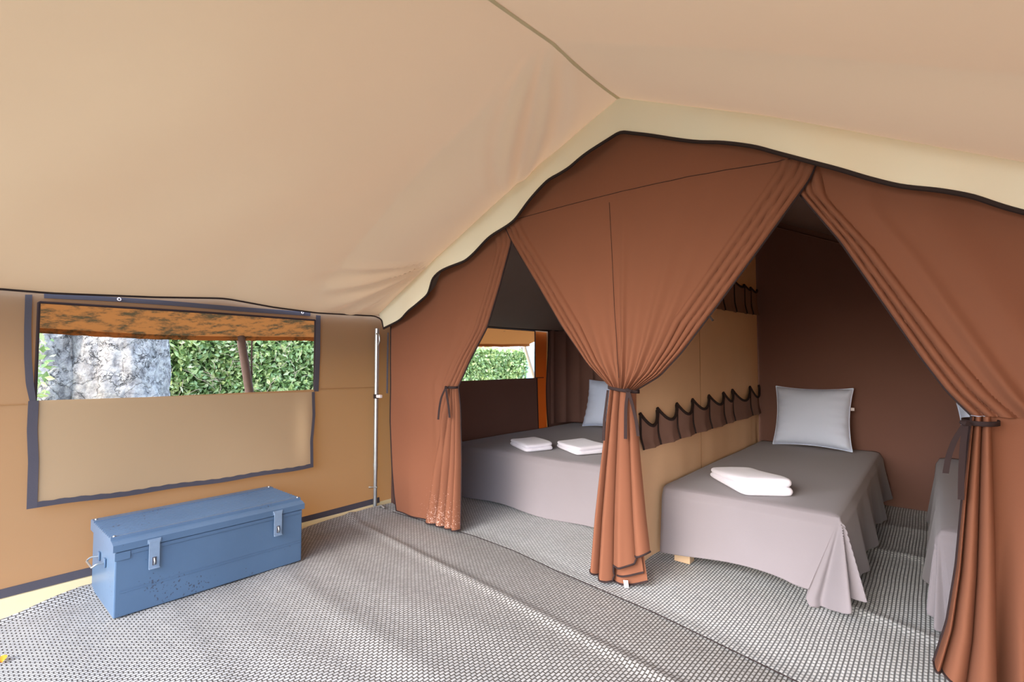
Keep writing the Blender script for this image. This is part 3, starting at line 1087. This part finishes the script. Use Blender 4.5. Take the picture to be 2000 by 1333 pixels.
# --- right curtain
cr = empty('curtain', (0.3, YC, 0))
tag(cr, 'rust brown curtain tied with a dark band in front of the second single bed', 'curtain', 'brown curtains of the inner tent')
topR = [(x, val_z(x)) for x in np.linspace(-0.46, 0.85, 60)]
Lp = [topR[0], (-0.425, 1.86), C(1640, 470), C(1720, 585), C(1800, 700), C(1850, 765), C(1898, 812)]
Rp = [topR[-1], (0.85, 1.2), (0.85, 0.95)]
foldsR = [('l', [0, 0.03, 0.065, 0.11], 0.024), (0.20, 0.03, 0.006, 0.034), (0.34, 0.06, 0.010, 0.030), (0.60, 0.09, 0.004, 0.016)]




def umR(u, v):
    w_ = v ** 2.2
    return u * (1 - w_) + w_ * (u ** 1.9)


panel(cr, 'curtain_panel', M['curtain'], topR, Lp, Rp, foldsR, nu=240, nv=90, y0=YC + 0.022, umap=umR, bind=('l',))
# the gathered bundle hanging straight below the tie
Lp = [C(1898, 812), C(1893, 850), C(1882, 950), C(1868, 1100), C(1850, 1210), (-0.035, 0.11)]
Rp = [C(1935, 812), C(1938, 900), C(1943, 1050), C(1945, 1200), (0.12, 0.03)]
foldsB = [('ribs', [0, 0.12, 0.52, 1.0], 0.035, 0.06)]
panel(cr, 'curtain_panel', M['curtain'], None, Lp, Rp, foldsB, nu=90, nv=80, y0=YC - 0.02, bind=('l',), hem=True)
# the rest of the sheet falling away to the side
Lp = [C(1925, 812), (0.10, 0.6), (0.08, 0.3), (0.07, 0.02)]
Rp = [(0.85, 0.95), (0.85, 0.5), (0.85, 0.02)]
foldsR2 = [(0.20, 0.03, 0.034, 0.0), (0.34, 0.06, 0.030, 0.03), (0.60, 0.09, 0.016, 0.03), (0.065, 0.03, 0.0, -0.07), (0.135, 0.035, 0.0, 0.07), (0.215, 0.04, 0.0, -0.02)]





def umR2(u, v):
    w_ = (1 - v) ** 1.6
    return u * (1 - w_) + w_ * (u ** 2.2)


panel(cr, 'curtain_panel', M['curtain'], None, Lp, Rp, foldsR2, nu=160, nv=80, y0=YC + 0.022, umap=umR2, bind=(), hem=True)
tie(cr, 0.106, 0.945, 0.044, 0.078, tails=((-0.045, 0.17), (-0.015, 0.25)), tx=0.066)

# ------------------------------------------------------------------ partition with pockets
XP = -1.235
part = empty('partition', (XP, 3.6, 0))
tag(part, 'tan cloth partition with two rows of brown pockets between double and single bed', 'partition')


def part_x(y, z):
    return XP + 0.006 * math.sin(y * 9) * (0.3 + 0.7 * max(0, 1 - z)) + 0.004 * math.sin(y * 23) * max(0, 0.8 - z) + 0.012 * sstep(4.5, 4.85, y) * math.sin(y * 40) * max(0, 0.9 - z)


build('partition_cloth', *grid(150, 30, lambda u, v: (lambda y, z: (part_x(y, z), y, z))(2.46 + u * (YB - 0.02 - 2.46), 0.06 + v * (2.40 - 0.06))), M['partition'], part)
build('partition_seam', *tube([(part_x(3.42, z) + 0.004, 3.42, z) for z in np.linspace(0.06, 2.3, 20)], 0.0013, 5), M['seam'], part)


def pocket(ya, yb, z0, z1, sag, bag=0.035):
    """one slack pocket: pleated cloth with a scalloped, elasticated mouth"""
    def pt(u, v):
        y = ya + (yb - ya) * u
        top = z1 - sag * math.sin(math.pi * u) ** 0.8
        z = z0 + (top - z0) * v
        out = 0.008 + bag * math.sin(math.pi * u) ** 0.7 * (0.35 + 0.65 * v) * (1 - 0.2 * v) + 0.010 * math.exp(-((u - 0.5) / 0.1) ** 2) * (1 - v) + 0.018 * (1 - v) * math.exp(-(v / 0.25) ** 2)
        return (part_x(y, z) + out, y, z)
    V, Fc = grid(16, 10, pt)
    o = build('pocket', V, Fc, M['pocket'], part)
    rim = V[10 * 17:]
    build('elastic_rim', *tube(rim, 0.0095, 6), M['elastic'], o)
    pl = [np.array(V[j * 17]) + np.array([0.004, 0, 0]) for j in range(11)]
    build('pleat', *tube(pl, 0.006, 5), M['elastic'], o)


ed = [2.50, 2.72, 2.99, 3.26, 3.56, 3.88, 4.10, 4.58, 4.86]
zt_ = [0.86, 0.875, 0.885, 0.895, 0.905, 0.915, 0.915, 0.935, 0.93]
for k in range(8):
    pocket(ed[k], ed[k + 1], 0.672 + 0.0015 * k, (zt_[k] + zt_[k + 1]) / 2, 0.075 if k < 6 else 0.10)
ed2 = [2.50, 2.78, 3.06, 3.34, 3.62, 3.90, 4.18, 4.46, 4.66, 4.86]
for k in range(9):
    pocket(ed2[k], ed2[k + 1], 1.50 + 0.007 * k, 1.795, 0.035, 0.02)

# ------------------------------------------------------------------ beds and bedspreads
ZB = 0.44


def bed(label, x0, x1, y0, y1):
    b = empty('bed', ((x0 + x1) / 2, (y0 + y1) / 2, 0))
    tag(b, label, 'bed', 'beds in the inner tent')
    build('bed_base', *box(x0 + 0.02, x1 - 0.02, y0 + 0.03, y1, 0.17, 0.27), M['wood'], b, False, 0.005)
    build('mattress', *box(x0 + 0.015, x1 - 0.015, y0 + 0.02, y1, 0.271, ZB - 0.012), M['white'], b, False, 0.03)
    for x, yo in ((x0 + 0.03, 0.04), (x1 - 0.30, 0.30)):
        for y in (y0 + yo, y1 - 0.12):
            build('leg', *box(x, x + 0.09, y, y + 0.07, 0.016, 0.17), M['wood'], b, False, 0.004)
    return b


def bedspread(name, label, x0, x1, y0, y1, drops, seed=0, tailness=1.0, hemwave=0.02, zt=ZB):
    """a rectangular cloth laid over the bed: drops = (left, front, right)"""
    dl, df, dr = drops
    na, nb = 110, 120
    A = sorted(list(np.linspace(x0 - dl, x0, 50)) * (dl > 0) + list(np.linspace(x0, x1, 46)) + list(np.linspace(x1, x1 + dr, 70)) * (dr > 0))
    B = sorted(list(np.linspace(y0 - df, y0, 64)) + list(np.linspace(y0, y1, 60)))
    A = [a for i, a in enumerate(A) if i == 0 or a - A[i - 1] > 1e-6]
    B = [a for i, a in enumerate(B) if i == 0 or a - B[i - 1] > 1e-6]
    rng = random.Random(seed)
    p1, p2 = rng.random() * 6, rng.random() * 6

    def pt(a, b):
        if a > x1:
            ox, sx, cx_ = a - x1, 1, x1
        elif a < x0:
            ox, sx, cx_ = x0 - a, -1, x0
        else:
            ox, sx, cx_ = 0, 0, a
        oy = max(0, y0 - b)
        cy = max(b, y0)
        near = lambda d: math.exp(-(d / 0.22) ** 2)
        rr = 0.025
        if ox == 0 and oy == 0:
            z = zt + 0.003 * math.sin(a * 7 + p1) * math.sin(b * 5 + p2)
            e = min(a - x0 if dl else 9, x1 - a if dr else 9, b - y0)
            z -= 0.010 * max(0, 1 - e / 0.05) ** 2
            return (a, b, z)
        if oy > 0 and ox == 0:
            dcor = min(x1 - a if dr else 9, a - x0 if dl else 9)
            q = oy / df
            off = 0.018 * min(1, oy / 0.04) + 0.03 * q + 0.016 * q * math.sin(a * 8 + p1) + 0.02 * near(dcor) * q ** 1.5 * tailness
            return (a - 0.12 * q * tailness * (math.exp(-((x1 - a) / 0.17) ** 2) if dr else 0) + 0.12 * q * tailness * (math.exp(-((a - x0) / 0.17) ** 2) if dl else 0), y0 - off, zt - 0.010 - oy + hemwave * q * math.sin(a * 6 + p2))
        if ox > 0 and oy == 0:
            q = ox / (dr if sx > 0 else dl)
            off = 0.018 * min(1, ox / 0.04) + 0.03 * q + q * 0.024 * math.sin(b * 11 + p2) + q * 0.010 * math.sin(b * 27 + p1)
            return (cx_ + sx * off, b, zt - 0.010 - ox + hemwave * q * math.sin(b * 7))
        r = math.hypot(ox, oy)
        th = math.atan2(ox, oy)               # 0 on the front, 90 deg on the side
        q = min(1.4, r / max(df, dr))
        s = th / (math.pi / 2)
        # surplus cloth of the corner: one long pointed fold on the front and two shorter folds on the side
        fold = -0.020 * math.exp(-((s - 0.56) / 0.05) ** 2) + 0.055 * math.exp(-((s - 0.68) / 0.06) ** 2) - 0.030 * math.exp(-((s - 0.785) / 0.04) ** 2) + 0.045 * math.exp(-((s - 0.88) / 0.05) ** 2)
        ph = (s ** 2.4) * math.pi / 2
        off = 0.018 * min(1, r / 0.04) + 0.03 * q + q * fold * 1.3 * tailness + 0.02 * q ** 1.5 * tailness * (1 - s)
        shift = -0.12 * min(q, 1.15) * (1 - sstep(0.35, 0.85, s)) * tailness
        z = zt - 0.010 - r * 0.985
        z = max(z, 0.022)
        return (cx_ + sx * (off * math.sin(ph) + shift), y0 - off * math.cos(ph), z)
    V = [pt(a, b) for b in B for a in A]
    n = len(A)
    Fc = [(j * n + i, j * n + i + 1, (j + 1) * n + i + 1, (j + 1) * n + i) for j in range(len(B) - 1) for i in range(n - 1)]
    o = build(name, V, Fc, M['spread'])
    sm = o.modifiers.new('s', 'SOLIDIFY')
    sm.thickness = 0.003
    sm.offset = -1
    tag(o, label, 'bedspread', 'taupe bedspreads on the three beds')
    return o


bed('wide bed in the window bedroom, hidden under its draped cover', -3.20, -1.60, 2.98, 4.86)
bed('single bed beside the tan partition with one pale wooden foot showing', -1.195, -0.36, 2.74, 4.86)
bed('second single bed mostly hidden behind the rust brown curtain', 0.0, 0.80, 2.83, 4.86)
bedspread('bedspread', 'taupe bedspread on the double bed below the bedroom window', -3.20, -1.60, 2.98, 4.85, (0, 0.41, 0.38), 1, 0.35, 0.008)
bedspread('bedspread', 'taupe bedspread with a long pointed corner on the single bed beside the tan partition', -1.205, -0.36, 2.74, 4.85, (0, 0.33, 0.335), 2, 1.0, 0.018)
bedspread('bedspread', 'taupe bedspread on the second single bed behind the rust brown curtain', -0.005, 0.80, 2.83, 4.85, (0.36, 0.40, 0), 3, 0.3, 0.006)


# ------------------------------------------------------------------ pillows and towels
def pillow(label, bl, br_, ht, lean, seed, group='white pillows standing against the back wall'):
    """square pillow standing on its lower edge bl-br_, leaning back by `lean` over its height"""
    bl, br_ = np.array(bl, float), np.array(br_, float)
    wdir = br_ - bl
    wd = np.linalg.norm(wdir)
    wdir /= wd
    up = np.array([0, 0, 1.0])
    back = np.cross(up, wdir)
    upv = np.array([0, 0, math.sqrt(max(0.01, ht ** 2 - lean ** 2))]) + back * lean
    upv /= np.linalg.norm(upv)
    nrm = np.cross(wdir, upv)        # faces the camera
    rng = random.Random(seed)
    root = build_pillow(bl, wdir, upv, nrm, wd, ht, rng)
    tag(root, label, 'pillow', group)
    return root


def build_pillow(bl, wdir, upv, nrm, wd, ht, rng):
    N = 44
    ph = [rng.random() * 6 for _ in range(6)]
    th = 0.095

    def P(u, v, side):
        a, b = 2 * u - 1, 2 * v - 1
        # edges pulled in between the pointed corners
        pin = 0.085
        x = a * (1 - pin * (1 - b * b)) if abs(a) > 0 else a
        y = b * (1 - pin * (1 - a * a))
        t = ((1 - a ** 4) * (1 - b ** 4)) ** 0.55
        t *= 1 + 0.10 * math.sin(3 * a + ph[0]) * math.sin(2.5 * b + ph[1])
        edge = (1 - (1 - abs(a)) * 0)  # puckers run in from the seam
        wr = 0.006 * math.sin(22 * b + ph[2]) * max(0, abs(a) - 0.45) * 2 + 0.005 * math.sin(20 * a + ph[3]) * max(0, abs(b) - 0.55) * 2
        d = side * (th * t + wr * (t > 0.02))
        q = bl + wdir * (wd * (x + 1) / 2) + upv * (ht * (y + 1) / 2) + nrm * d
        return q
    Vf, Ff = grid(N, N, lambda u, v: P(u, v, 1))
    Vb, Fb = grid(N, N, lambda u, v: P(u, v, -1))
    Fb = [tuple(reversed(f)) for f in Fb]
    V, Fc = join((Vf, Ff), (Vb, Fb))
    # lift so that nothing sinks into the bed
    zmin = min(p[2] for p in V)
    dz = ZB + 0.008 - zmin
    c = bl + wdir * wd / 2
    root = bpy.data.objects.new('pillow', None)
    COL.objects.link(root)
    root.location = (c[0], c[1], ZB)
    root.empty_display_size = 0.1
    V = [p + np.array([0, 0, dz]) for p in V]
    build('pillow_body', V, Fc, M['white'], root)
    ring = [P(t, 0, 0) for t in np.linspace(0, 1, 20)] + [P(1, t, 0) for t in np.linspace(0, 1, 20)] + [P(t, 1, 0) for t in np.linspace(1, 0, 20)] + [P(0, t, 0) for t in np.linspace(1, 0, 20)]
    build('pillow_seam', *tube([p + np.array([0, 0, dz]) for p in ring], 0.0045, 6), M['white'], root)
    return root


p = pillow('white square pillow standing on the single bed beside the tan partition', (-1.075, 4.66, ZB), (-0.515, 4.64, ZB), 0.50, 0.13, 4)
c = at(1, 4.74, 1664, 800)
build('care_tag', *box(c[0] - 0.008, c[0] + 0.016, c[1], c[1] + 0.002, c[2] - 0.012, c[2] + 0.012), M['plastic'], p, False)
pillow('white pillow on the double bed, half hidden by the gathered middle curtain', (-2.93, 4.60, ZB), (-2.38, 4.64, ZB), 0.52, 0.17, 7)
pillow('white pillow on the second single bed peeking out beside the dark curtain band', (0.10, 4.66, ZB), (0.62, 4.66, ZB), 0.42, 0.12, 9)


def towel(label, cx, cy, w_, d_, h, rot, seed, layers=2, skew=0.0, wedge=0.0):
    rng = random.Random(seed)
    ph = [rng.random() * 6 for _ in range(4)]
    NR, NA = 22, 72
    V, Fc = [], []
    ca, sa = math.cos(rot), math.sin(rot)

    def ring_pt(k, inset, z):
        a = 2 * math.pi * k / NA
        ex = 0.22                         # rounded rectangle
        c, s = math.cos(a), math.sin(a)
        x = (w_ / 2 - inset) * math.copysign(abs(c) ** ex, c)
        y = (d_ / 2 - inset) * math.copysign(abs(s) ** ex, s)
        x += skew * y
        z *= 1 + wedge * (y / d_) + 0.10 * math.sin(9 * x + ph[0]) + 0.08 * math.sin(12 * y + ph[1])
        return (cx + x * ca - y * sa, cy + x * sa + y * ca, ZB + 0.004 + max(0, z))
    rings = []
    for j in range(NR + 1):
        v = j / NR
        f = (v * layers) % 1.0 if v < 1 else 1.0
        b = math.sqrt(max(0, 1 - (2 * f - 1) ** 2))
        rings.append((h / layers * 0.5 * (1 - b) + (0.004 if v > 0.5 else 0), v * h))
    for q in (0.25, 0.5, 0.75, 0.9):
        i0 = rings[NR][0]
        rings.append((i0 + (min(w_, d_) / 2 - i0) * q, h * (1 + 0.02)))
    for ins, z in rings:
        V += [ring_pt(k, ins, z) for k in range(NA)]
    for j in range(len(rings) - 1):
        for k in range(NA):
            Fc.append((j * NA + k, j * NA + (k + 1) % NA, (j + 1) * NA + (k + 1) % NA, (j + 1) * NA + k))
    Fc.append(tuple((len(rings) - 1) * NA + k for k in range(NA)))
    Fc.append(tuple(range(NA - 1, -1, -1)))
    o = build('towel', V, Fc, M['terry'])
    tag(o, label, 'towel', 'folded white towels on the beds')
    return o


towel('folded white towel on the double bed, the one nearer the bedroom window', -2.55, 3.22, 0.40, 0.26, 0.055, R(-30), 1, 2, -0.15)
towel('folded white towel on the double bed, the one beside the middle curtain', -2.17, 3.38, 0.42, 0.28, 0.060, R(-32), 2, 2, -0.1)
towel('thick folded white towel lying alone on the single bed beside the partition', -0.83, 3.03, 0.27, 0.46, 0.070, R(35), 3, 2, -0.1, -0.4)

# ------------------------------------------------------------------ steel chest
ch = empty('chest', (-3.02, 0.98, 0))
tag(ch, 'blue grey painted steel chest with two hasps standing against the tan canvas wall', 'chest')
x0, x1, y0, y1 = -3.245, -2.79, 0.557, 1.412
z0 = 0.010
build('chest_body', *box(x0, x1, y0, y1, z0, 0.300), M['chest'], ch, False, 0.006)
# horizontal swages pressed into the front
for zz in (0.128, 0.116):
    build('swage', *tube([(x1 + 0.0005, y0 + 0.02, zz), (x1 + 0.0005, y1 - 0.01, zz)], 0.0014, 6), M['chest'], ch)
# lid: ribbed top, turned down on all sides
e = 0.009
prof = [(x1 + e, 0.302), (x1 + e, 0.332), (x1 - 0.020, 0.342), (x1 - 0.040, 0.344), (x1 - 0.043, 0.358), (x1 - 0.062, 0.358), (x1 - 0.065, 0.350)]
nr = 10
xa, xb = x1 - 0.075, x0 + 0.075
for k in range(nr):
    f0 = xa + (xb - xa) * (k + 0.15) / nr
    f1 = xa + (xb - xa) * (k + 0.40) / nr
    f2 = xa + (xb - xa) * (k + 0.60) / nr
    f3 = xa + (xb - xa) * (k + 0.85) / nr
    prof += [(f0, 0.350), (f1, 0.357), (f2, 0.357), (f3, 0.350)]
prof += [(x0 + 0.065, 0.350), (x0 + 0.062, 0.358), (x0 + 0.012, 0.358), (x0 - e, 0.350), (x0 - e, 0.302)]
npf = len(prof)
V = [(x, y, z) for y in (y0 - e, y1 + e) for x, z in prof]
Fc = [(k, k + 1, npf + k + 1, npf + k) for k in range(npf - 1)] + [tuple(range(npf - 1, -1, -1)), tuple(range(npf, 2 * npf)), (0, npf, 2 * npf - 1, npf - 1)]
build('lid', V, Fc, M['chest'], ch, False)
build('lid_lip', *box(x1 + 0.001, x1 + 0.004, y0 + 0.004, y1 - 0.004, 0.280, 0.297), M['chest'], ch, False, 0.001)
build('corner_plate', *box(x1 + 0.003, x1 + 0.0065, y0 - 0.002, y0 + 0.055, 0.262, 0.297), M['chest'], ch, False, 0.001)
for zz, xx in ((0.361, x1 - 0.05), (0.361, x0 + 0.03)):
    for yy in (y0 + 0.005, y1 - 0.005):
        build('rivet', *tube([(xx, yy, zz - 0.004), (xx, yy, zz), (xx, yy, zz + 0.002)], [0.006, 0.006, 0.003], 8), M['galv'], ch)
for yc in (0.700, 1.268):
    h = build('hasp', *join(box(x1 + e + 0.001, x1 + e + 0.004, yc - 0.026, yc + 0.026, 0.308, 0.326), box(x1 + e + 0.004, x1 + e + 0.008, yc - 0.021, yc + 0.021, 0.196, 0.318),
                            box(x1 + e + 0.004, x1 + e + 0.015, yc - 0.021, yc + 0.021, 0.192, 0.197)), M['hasp'], ch, False, 0.001)
    build('staple', *tube([(x1 + 0.008, yc, 0.212), (x1 + 0.022, yc, 0.214), (x1 + 0.026, yc, 0.226), (x1 + 0.022, yc, 0.238), (x1 + 0.008, yc, 0.240)], 0.004, 8), M['galv'], h)
    build('slot_plate', *box(x1 + e + 0.008, x1 + e + 0.010, yc - 0.008, yc + 0.008, 0.208, 0.245), M['velcro'], h, False, 0.001)
hx = (x0 + x1) / 2
hd = build('handle', *tube(smooth_path([(hx - 0.06, y0 - 0.006, 0.215), (hx - 0.065, y0 - 0.035, 0.218), (hx - 0.06, y0 - 0.050, 0.205), (hx + 0.06, y0 - 0.050, 0.205), (hx + 0.065, y0 - 0.035, 0.218), (hx + 0.06, y0 - 0.006, 0.215)], 36, 1), 0.0042, 8), M['galv'], ch)
for s in (-1, 1):
    build('handle_bracket', *box(hx + s * 0.06 - 0.016, hx + s * 0.06 + 0.016, y0 - 0.008, y0 - 0.001, 0.195, 0.235), M['chest'], hd, False, 0.002)

# ------------------------------------------------------------------ corner pole
po = empty('tent_pole', (-3.285, 2.235, 0))
tag(po, 'galvanised steel tent pole standing between the tan wall and the brown curtain', 'pole')
px_, py_ = -3.285, 2.235
build('tube', *tube([(px_, py_, 0.32), (px_, py_, 1.40)], 0.0165, 16), M['galv'], po)
build('sleeve', *tube([(px_, py_, 0.02), (px_, py_, 0.36)], 0.0145, 16), M['galv'], po)
build('foot_plate', *box(px_ - 0.04, px_ + 0.04, py_ - 0.04, py_ + 0.04, 0.014, 0.022), M['galv'], po, False, 0.003)
build('foot_spike', *tube([(px_, py_ - 0.01, 0.03), (px_ + 0.07, py_ + 0.01, 0.06), (px_ + 0.10, py_ + 0.015, 0.045)], 0.008, 8), M['galv'], po)
build('wing_bolt', *tube([(px_ - 0.05, py_ - 0.02, 0.182), (px_ - 0.022, py_ - 0.012, 0.185), (px_ + 0.02, py_ - 0.006, 0.19), (px_ + 0.028, py_, 0.19)], [0.010, 0.005, 0.005, 0.008], 8), M['galv'], po)
build('collar', *tube([(px_, py_, 0.345), (px_, py_, 0.365)], 0.0185, 16), M['galv'], po)
build('clamp', *tube([(px_, py_, 0.862), (px_, py_, 0.895)], 0.021, 16), M['elastic'], po)
build('clamp_lug', *box(px_ + 0.010, px_ + 0.065, py_ - 0.012, py_ + 0.012, 0.868, 0.892), M['plastic'], po, False, 0.004)
build('top_hook', *tube(smooth_path([(px_ + 0.012, py_ - 0.01, 1.36), (px_ + 0.05, py_ - 0.012, 1.35), (px_ + 0.055, py_ - 0.012, 1.30), (px_ + 0.035, py_ - 0.012, 1.27)], 16, 1), 0.006, 8), M['galv'], po)
build('foot_cap', *tube([(px_ + 0.02, py_ - 0.075, 0.008), (px_ + 0.02, py_ - 0.075, 0.030), (px_ + 0.02, py_ - 0.07, 0.042)], [0.030, 0.028, 0.014], 12), M['plastic'], po)

lf = at(2, 0.012, 2, 1290)
leafm = grid(6, 4, lambda u, v: (lf[0] - 0.03 + 0.06 * u, lf[1] + (v - 0.5) * 0.035 * math.sin(math.pi * (0.06 + 0.88 * u)), lf[2] + 0.006 * math.sin(3 * u) + 0.008 * abs(v - 0.5)))
lo = build('fallen_leaf', *leafm, M['leafdead'])
tag(lo, 'small orange dead leaf on the beige mat in front of the tan wall', 'leaf')

# ------------------------------------------------------------------ outside
ground = build('ground', [(-40, -40, -0.05), (40, -40, -0.05), (40, 40, -0.05), (-40, 40, -0.05)], [(0, 1, 2, 3)], M['soil'])
tag(ground, kind='structure')

# eave fly outside the windows
fly = empty('tent_fly', (-3.65, 1.6, 1.4))
tag(fly, 'weathered orange eave fly with black mould outside the windows', 'fly')


def fly_pt(u, v):
    y = YF - 0.2 + u * (4.93 - YF + 0.2)
    x0_, z0_ = -3.345, 1.60
    x = x0_ + (-3.92 - x0_) * v
    z = z0_ + (1.335 - z0_) * v - 0.012 * math.sin(math.pi * v) + 0.012 * math.cos(y * 2.9) * v
    if y > 4.4: z += 0.06 * v * (y - 4.4)
    return (x, y, z)


build('fly_cloth', *grid(120, 10, fly_pt), M['fly'], fly)
A = [np.array(fly_pt(u, 1.0)) for u in np.linspace(0, 1, 160)]
rng = random.Random(5)
B = [p + np.array([0.004, 0, -0.030 - 0.008 * max(0, rng.random() - 0.6)]) for p in A]
build('fly_hem', *band(A, B, 0.002, (-1, 0, 0)), M['fly'], fly)


def stick(name, label, cat, top, mid, rad, mat, zend=-0.05):
    top, mid = np.array(top), np.array(mid)
    d = (mid - top)
    t = (zend - top[2]) / d[2]
    bot = top + d * t
    o = build(name, *tube([top, top + (bot - top) * 0.5, bot], rad, 10), mat)
    return tag(o, label, cat)


stick('fly_pole', 'dark brown slanting pole holding up the mouldy fly outside the chest window', 'pole', at(0, -3.93, 469, 652), at(0, -3.93, 487, 765), 0.030, M['polewood'])
stick('guy_cord', 'thin cord hanging beside the dark brown pole outside the chest window', 'cord', at(0, -3.94, 492, 655), at(0, -3.94, 491, 765), 0.006, M['polewood'])
stick('fly_pole', 'pale slanting pole outside the bedroom window', 'pole', at(0, -3.95, 1020, 664), at(0, -3.95, 1046, 745), 0.022, M['palepole'])

# plane tree
tree = empty('plane_tree', (-6.1, 1.05, -0.05))
tag(tree, 'thick plane tree trunk with pale flaking bark outside the chest window', 'tree')
TX, TY = -6.15, 1.16


def trunk(u, v):
    a = 2 * math.pi * u
    z = -0.06 + 4.6 * v
    r = 0.43 + 0.22 * math.exp(-max(0, z) / 0.5) + 0.04 * math.sin(2 * a + 1) + 0.02 * math.sin(5 * a + z)
    r += 0.05 * mnoise.noise((3 * math.cos(a), 3 * math.sin(a), z * 1.6))
    nz = mnoise.noise((7 * math.cos(a), 7 * math.sin(a), z * 5))
    r += 0.022 * round(nz * 3) / 3 + 0.010 * mnoise.noise((18 * math.cos(a), 18 * math.sin(a), z * 14))
    return (TX + r * math.cos(a), TY + r * math.sin(a), z)


def trunk2(u, v):
    a = 2 * math.pi * u
    z = -0.06 + 4.2 * v
    r = 0.30 + 0.2 * math.exp(-max(0, z) / 0.5) + 0.03 * math.sin(3 * a)
    nz = mnoise.noise((6 * math.cos(a) + 9, 6 * math.sin(a), z * 5))
    r += 0.03 * round(nz * 3) / 3 + 0.012 * mnoise.noise((15 * math.cos(a), 15 * math.sin(a) + 4, z * 12))
    return (TX + 0.02 + r * math.cos(a), TY - 0.50 + r * math.sin(a) - 0.06 * z, z)


build('trunk', *grid(140, 240, trunk), M['bark'], tree)
build('trunk', *grid(100, 200, trunk2), M['bark'], tree)


def leaf_cloud(pts, size, rng, jitter=1.0):
    """many small folded leaves; returns mesh data"""
    V, Fc = [], []
    for p in pts:
        s = size * (0.6 + 0.8 * rng.random())
        d = Vector((rng.gauss(0, 1), rng.gauss(0, 1), rng.gauss(0, 1))).normalized()
        e_ = d.orthogonal().normalized()
        e_ = (Matrix.Rotation(rng.random() * 6.28, 3, d) @ e_)
        n_ = d.cross(e_)
        p = Vector(p)
        b = len(V)
        V += [tuple(p - d * s), tuple(p + e_ * s * 0.55 + n_ * s * 0.15), tuple(p + d * s), tuple(p - e_ * s * 0.55 + n_ * s * 0.15)]
        Fc += [(b, b + 1, b + 2), (b, b + 2, b + 3)]
    return V, Fc


rng = random.Random(11)
hedge = empty('hedge', (-7.9, 4.5, -0.05))
tag(hedge, 'long clipped leafy green hedge running behind the tree outside both windows', 'hedge')


def hedge_top(y):
    return interp(y, [-4, 4.5, 6.0, 14], [1.75, 1.75, 1.40, 1.34])


pts = []
for _ in range(36000):
    y = rng.uniform(-1.5, 9.4)
    if rng.random() < 0.8:
        z = rng.uniform(0.1, hedge_top(y))
        x = -7.5 + 0.10 * mnoise.noise((y * 2.2, z * 2.6, 0)) - abs(rng.gauss(0, 0.09))
    else:
        z = hedge_top(y) + rng.gauss(0, 0.03) + 0.03 * mnoise.noise((y * 3, 0, 3))
        x = rng.uniform(-8.3, -7.5)
    pts.append((x, y, z))
fo = build('foliage', *leaf_cloud(pts, 0.044, rng), M['leaf'], hedge, False)
tag(fo, kind='stuff')
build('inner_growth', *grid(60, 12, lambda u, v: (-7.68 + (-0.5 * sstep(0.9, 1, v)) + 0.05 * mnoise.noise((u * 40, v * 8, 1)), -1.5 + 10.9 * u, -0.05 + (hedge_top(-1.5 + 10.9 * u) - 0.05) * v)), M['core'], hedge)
tw = []
for _ in range(70):
    y = rng.uniform(1.8, 4.2)
    z = rng.uniform(0.6, 1.45)
    d = Vector((rng.gauss(0, 0.05), rng.gauss(0, 1), rng.gauss(0.3, 1))).normalized() * rng.uniform(0.1, 0.28)
    p = Vector((-7.42 + rng.gauss(0, 0.03), y, z))
    tw.append(tube([p, p + d * 0.5 + Vector((0.02, 0.01, 0.02)), p + d], 0.003, 4))
two = build('twig', *join(*tw), M['twig'], hedge)
tag(two, kind='stuff')
# weeds growing in front of the trunk
iv = empty('ivy_plant', (-5.25, 0.62, -0.05))
tag(iv, 'leafy green ivy climbing at the foot of the plane tree by the window edge', 'plant')
pts = []
for k in range(420):
    t = rng.random()
    z = 0.05 + t * 1.35
    pts.append((-5.32 + rng.gauss(0, 0.06), 0.47 + rng.gauss(0, 0.05 + 0.08 * (1 - t)) + 0.09 * math.sin(z * 7) * (1 - t), z))
ivl = build('foliage', *leaf_cloud(pts, 0.034, rng), M['leaf'], iv, False)
tag(ivl, kind='stuff')
build('stem', *tube(smooth_path([(-5.32, 0.5, -0.05), (-5.34, 0.44, 0.5), (-5.32, 0.5, 0.9), (-5.34, 0.46, 1.35)], 24, 2), 0.008, 6), M['polewood'], iv)

# things beyond the hedge seen through the bedroom window
bh = empty('house', (-15, 13.4, -0.05))
tag(bh, 'pale pink house beyond the hedge seen through the bedroom window', 'house')
a0, a1 = at(0, -14, 962, 690)[1], at(0, -14, 992, 690)[1]
build('wall', *box(-17, -14, a0, a1, -0.05, 1.75), M['pinkwall'], bh, False)
rf = [(-14, a0 - 0.2, 1.75), (-14, a1 + 0.2, 1.75), (-17, a1 + 0.2, 1.75), (-17, a0 - 0.2, 1.75), (-15.5, a0 - 0.2, 2.2), (-15.5, a1 + 0.2, 2.2)]
build('roof', rf, [(0, 1, 5, 4), (2, 3, 4, 5), (0, 4, 3), (1, 2, 5), (0, 3, 2, 1)], M['tile'], bh, False)
nb = empty('tarpaulin', (-9.5, 12.4, -0.05))
tag(nb, 'pale blue tarpaulin screen standing beyond the end of the hedge', 'screen')
b0, b1 = at(0, -9.0, 1022, 690)[1], at(0, -9.0, 1075, 690)[1]
build('sheet', *grid(30, 12, lambda u, v: (-9.0 + 0.03 * math.sin(u * 30), b0 + (b1 - b0) * u, 0.05 + 1.45 * v)), M['bluecloth'], nb)
for yy in (b0, (b0 + b1) / 2, b1):
    build('post', *tube([(-9.05, yy, -0.05), (-9.05, yy, 1.55)], 0.025, 8), M['polewood'], nb)
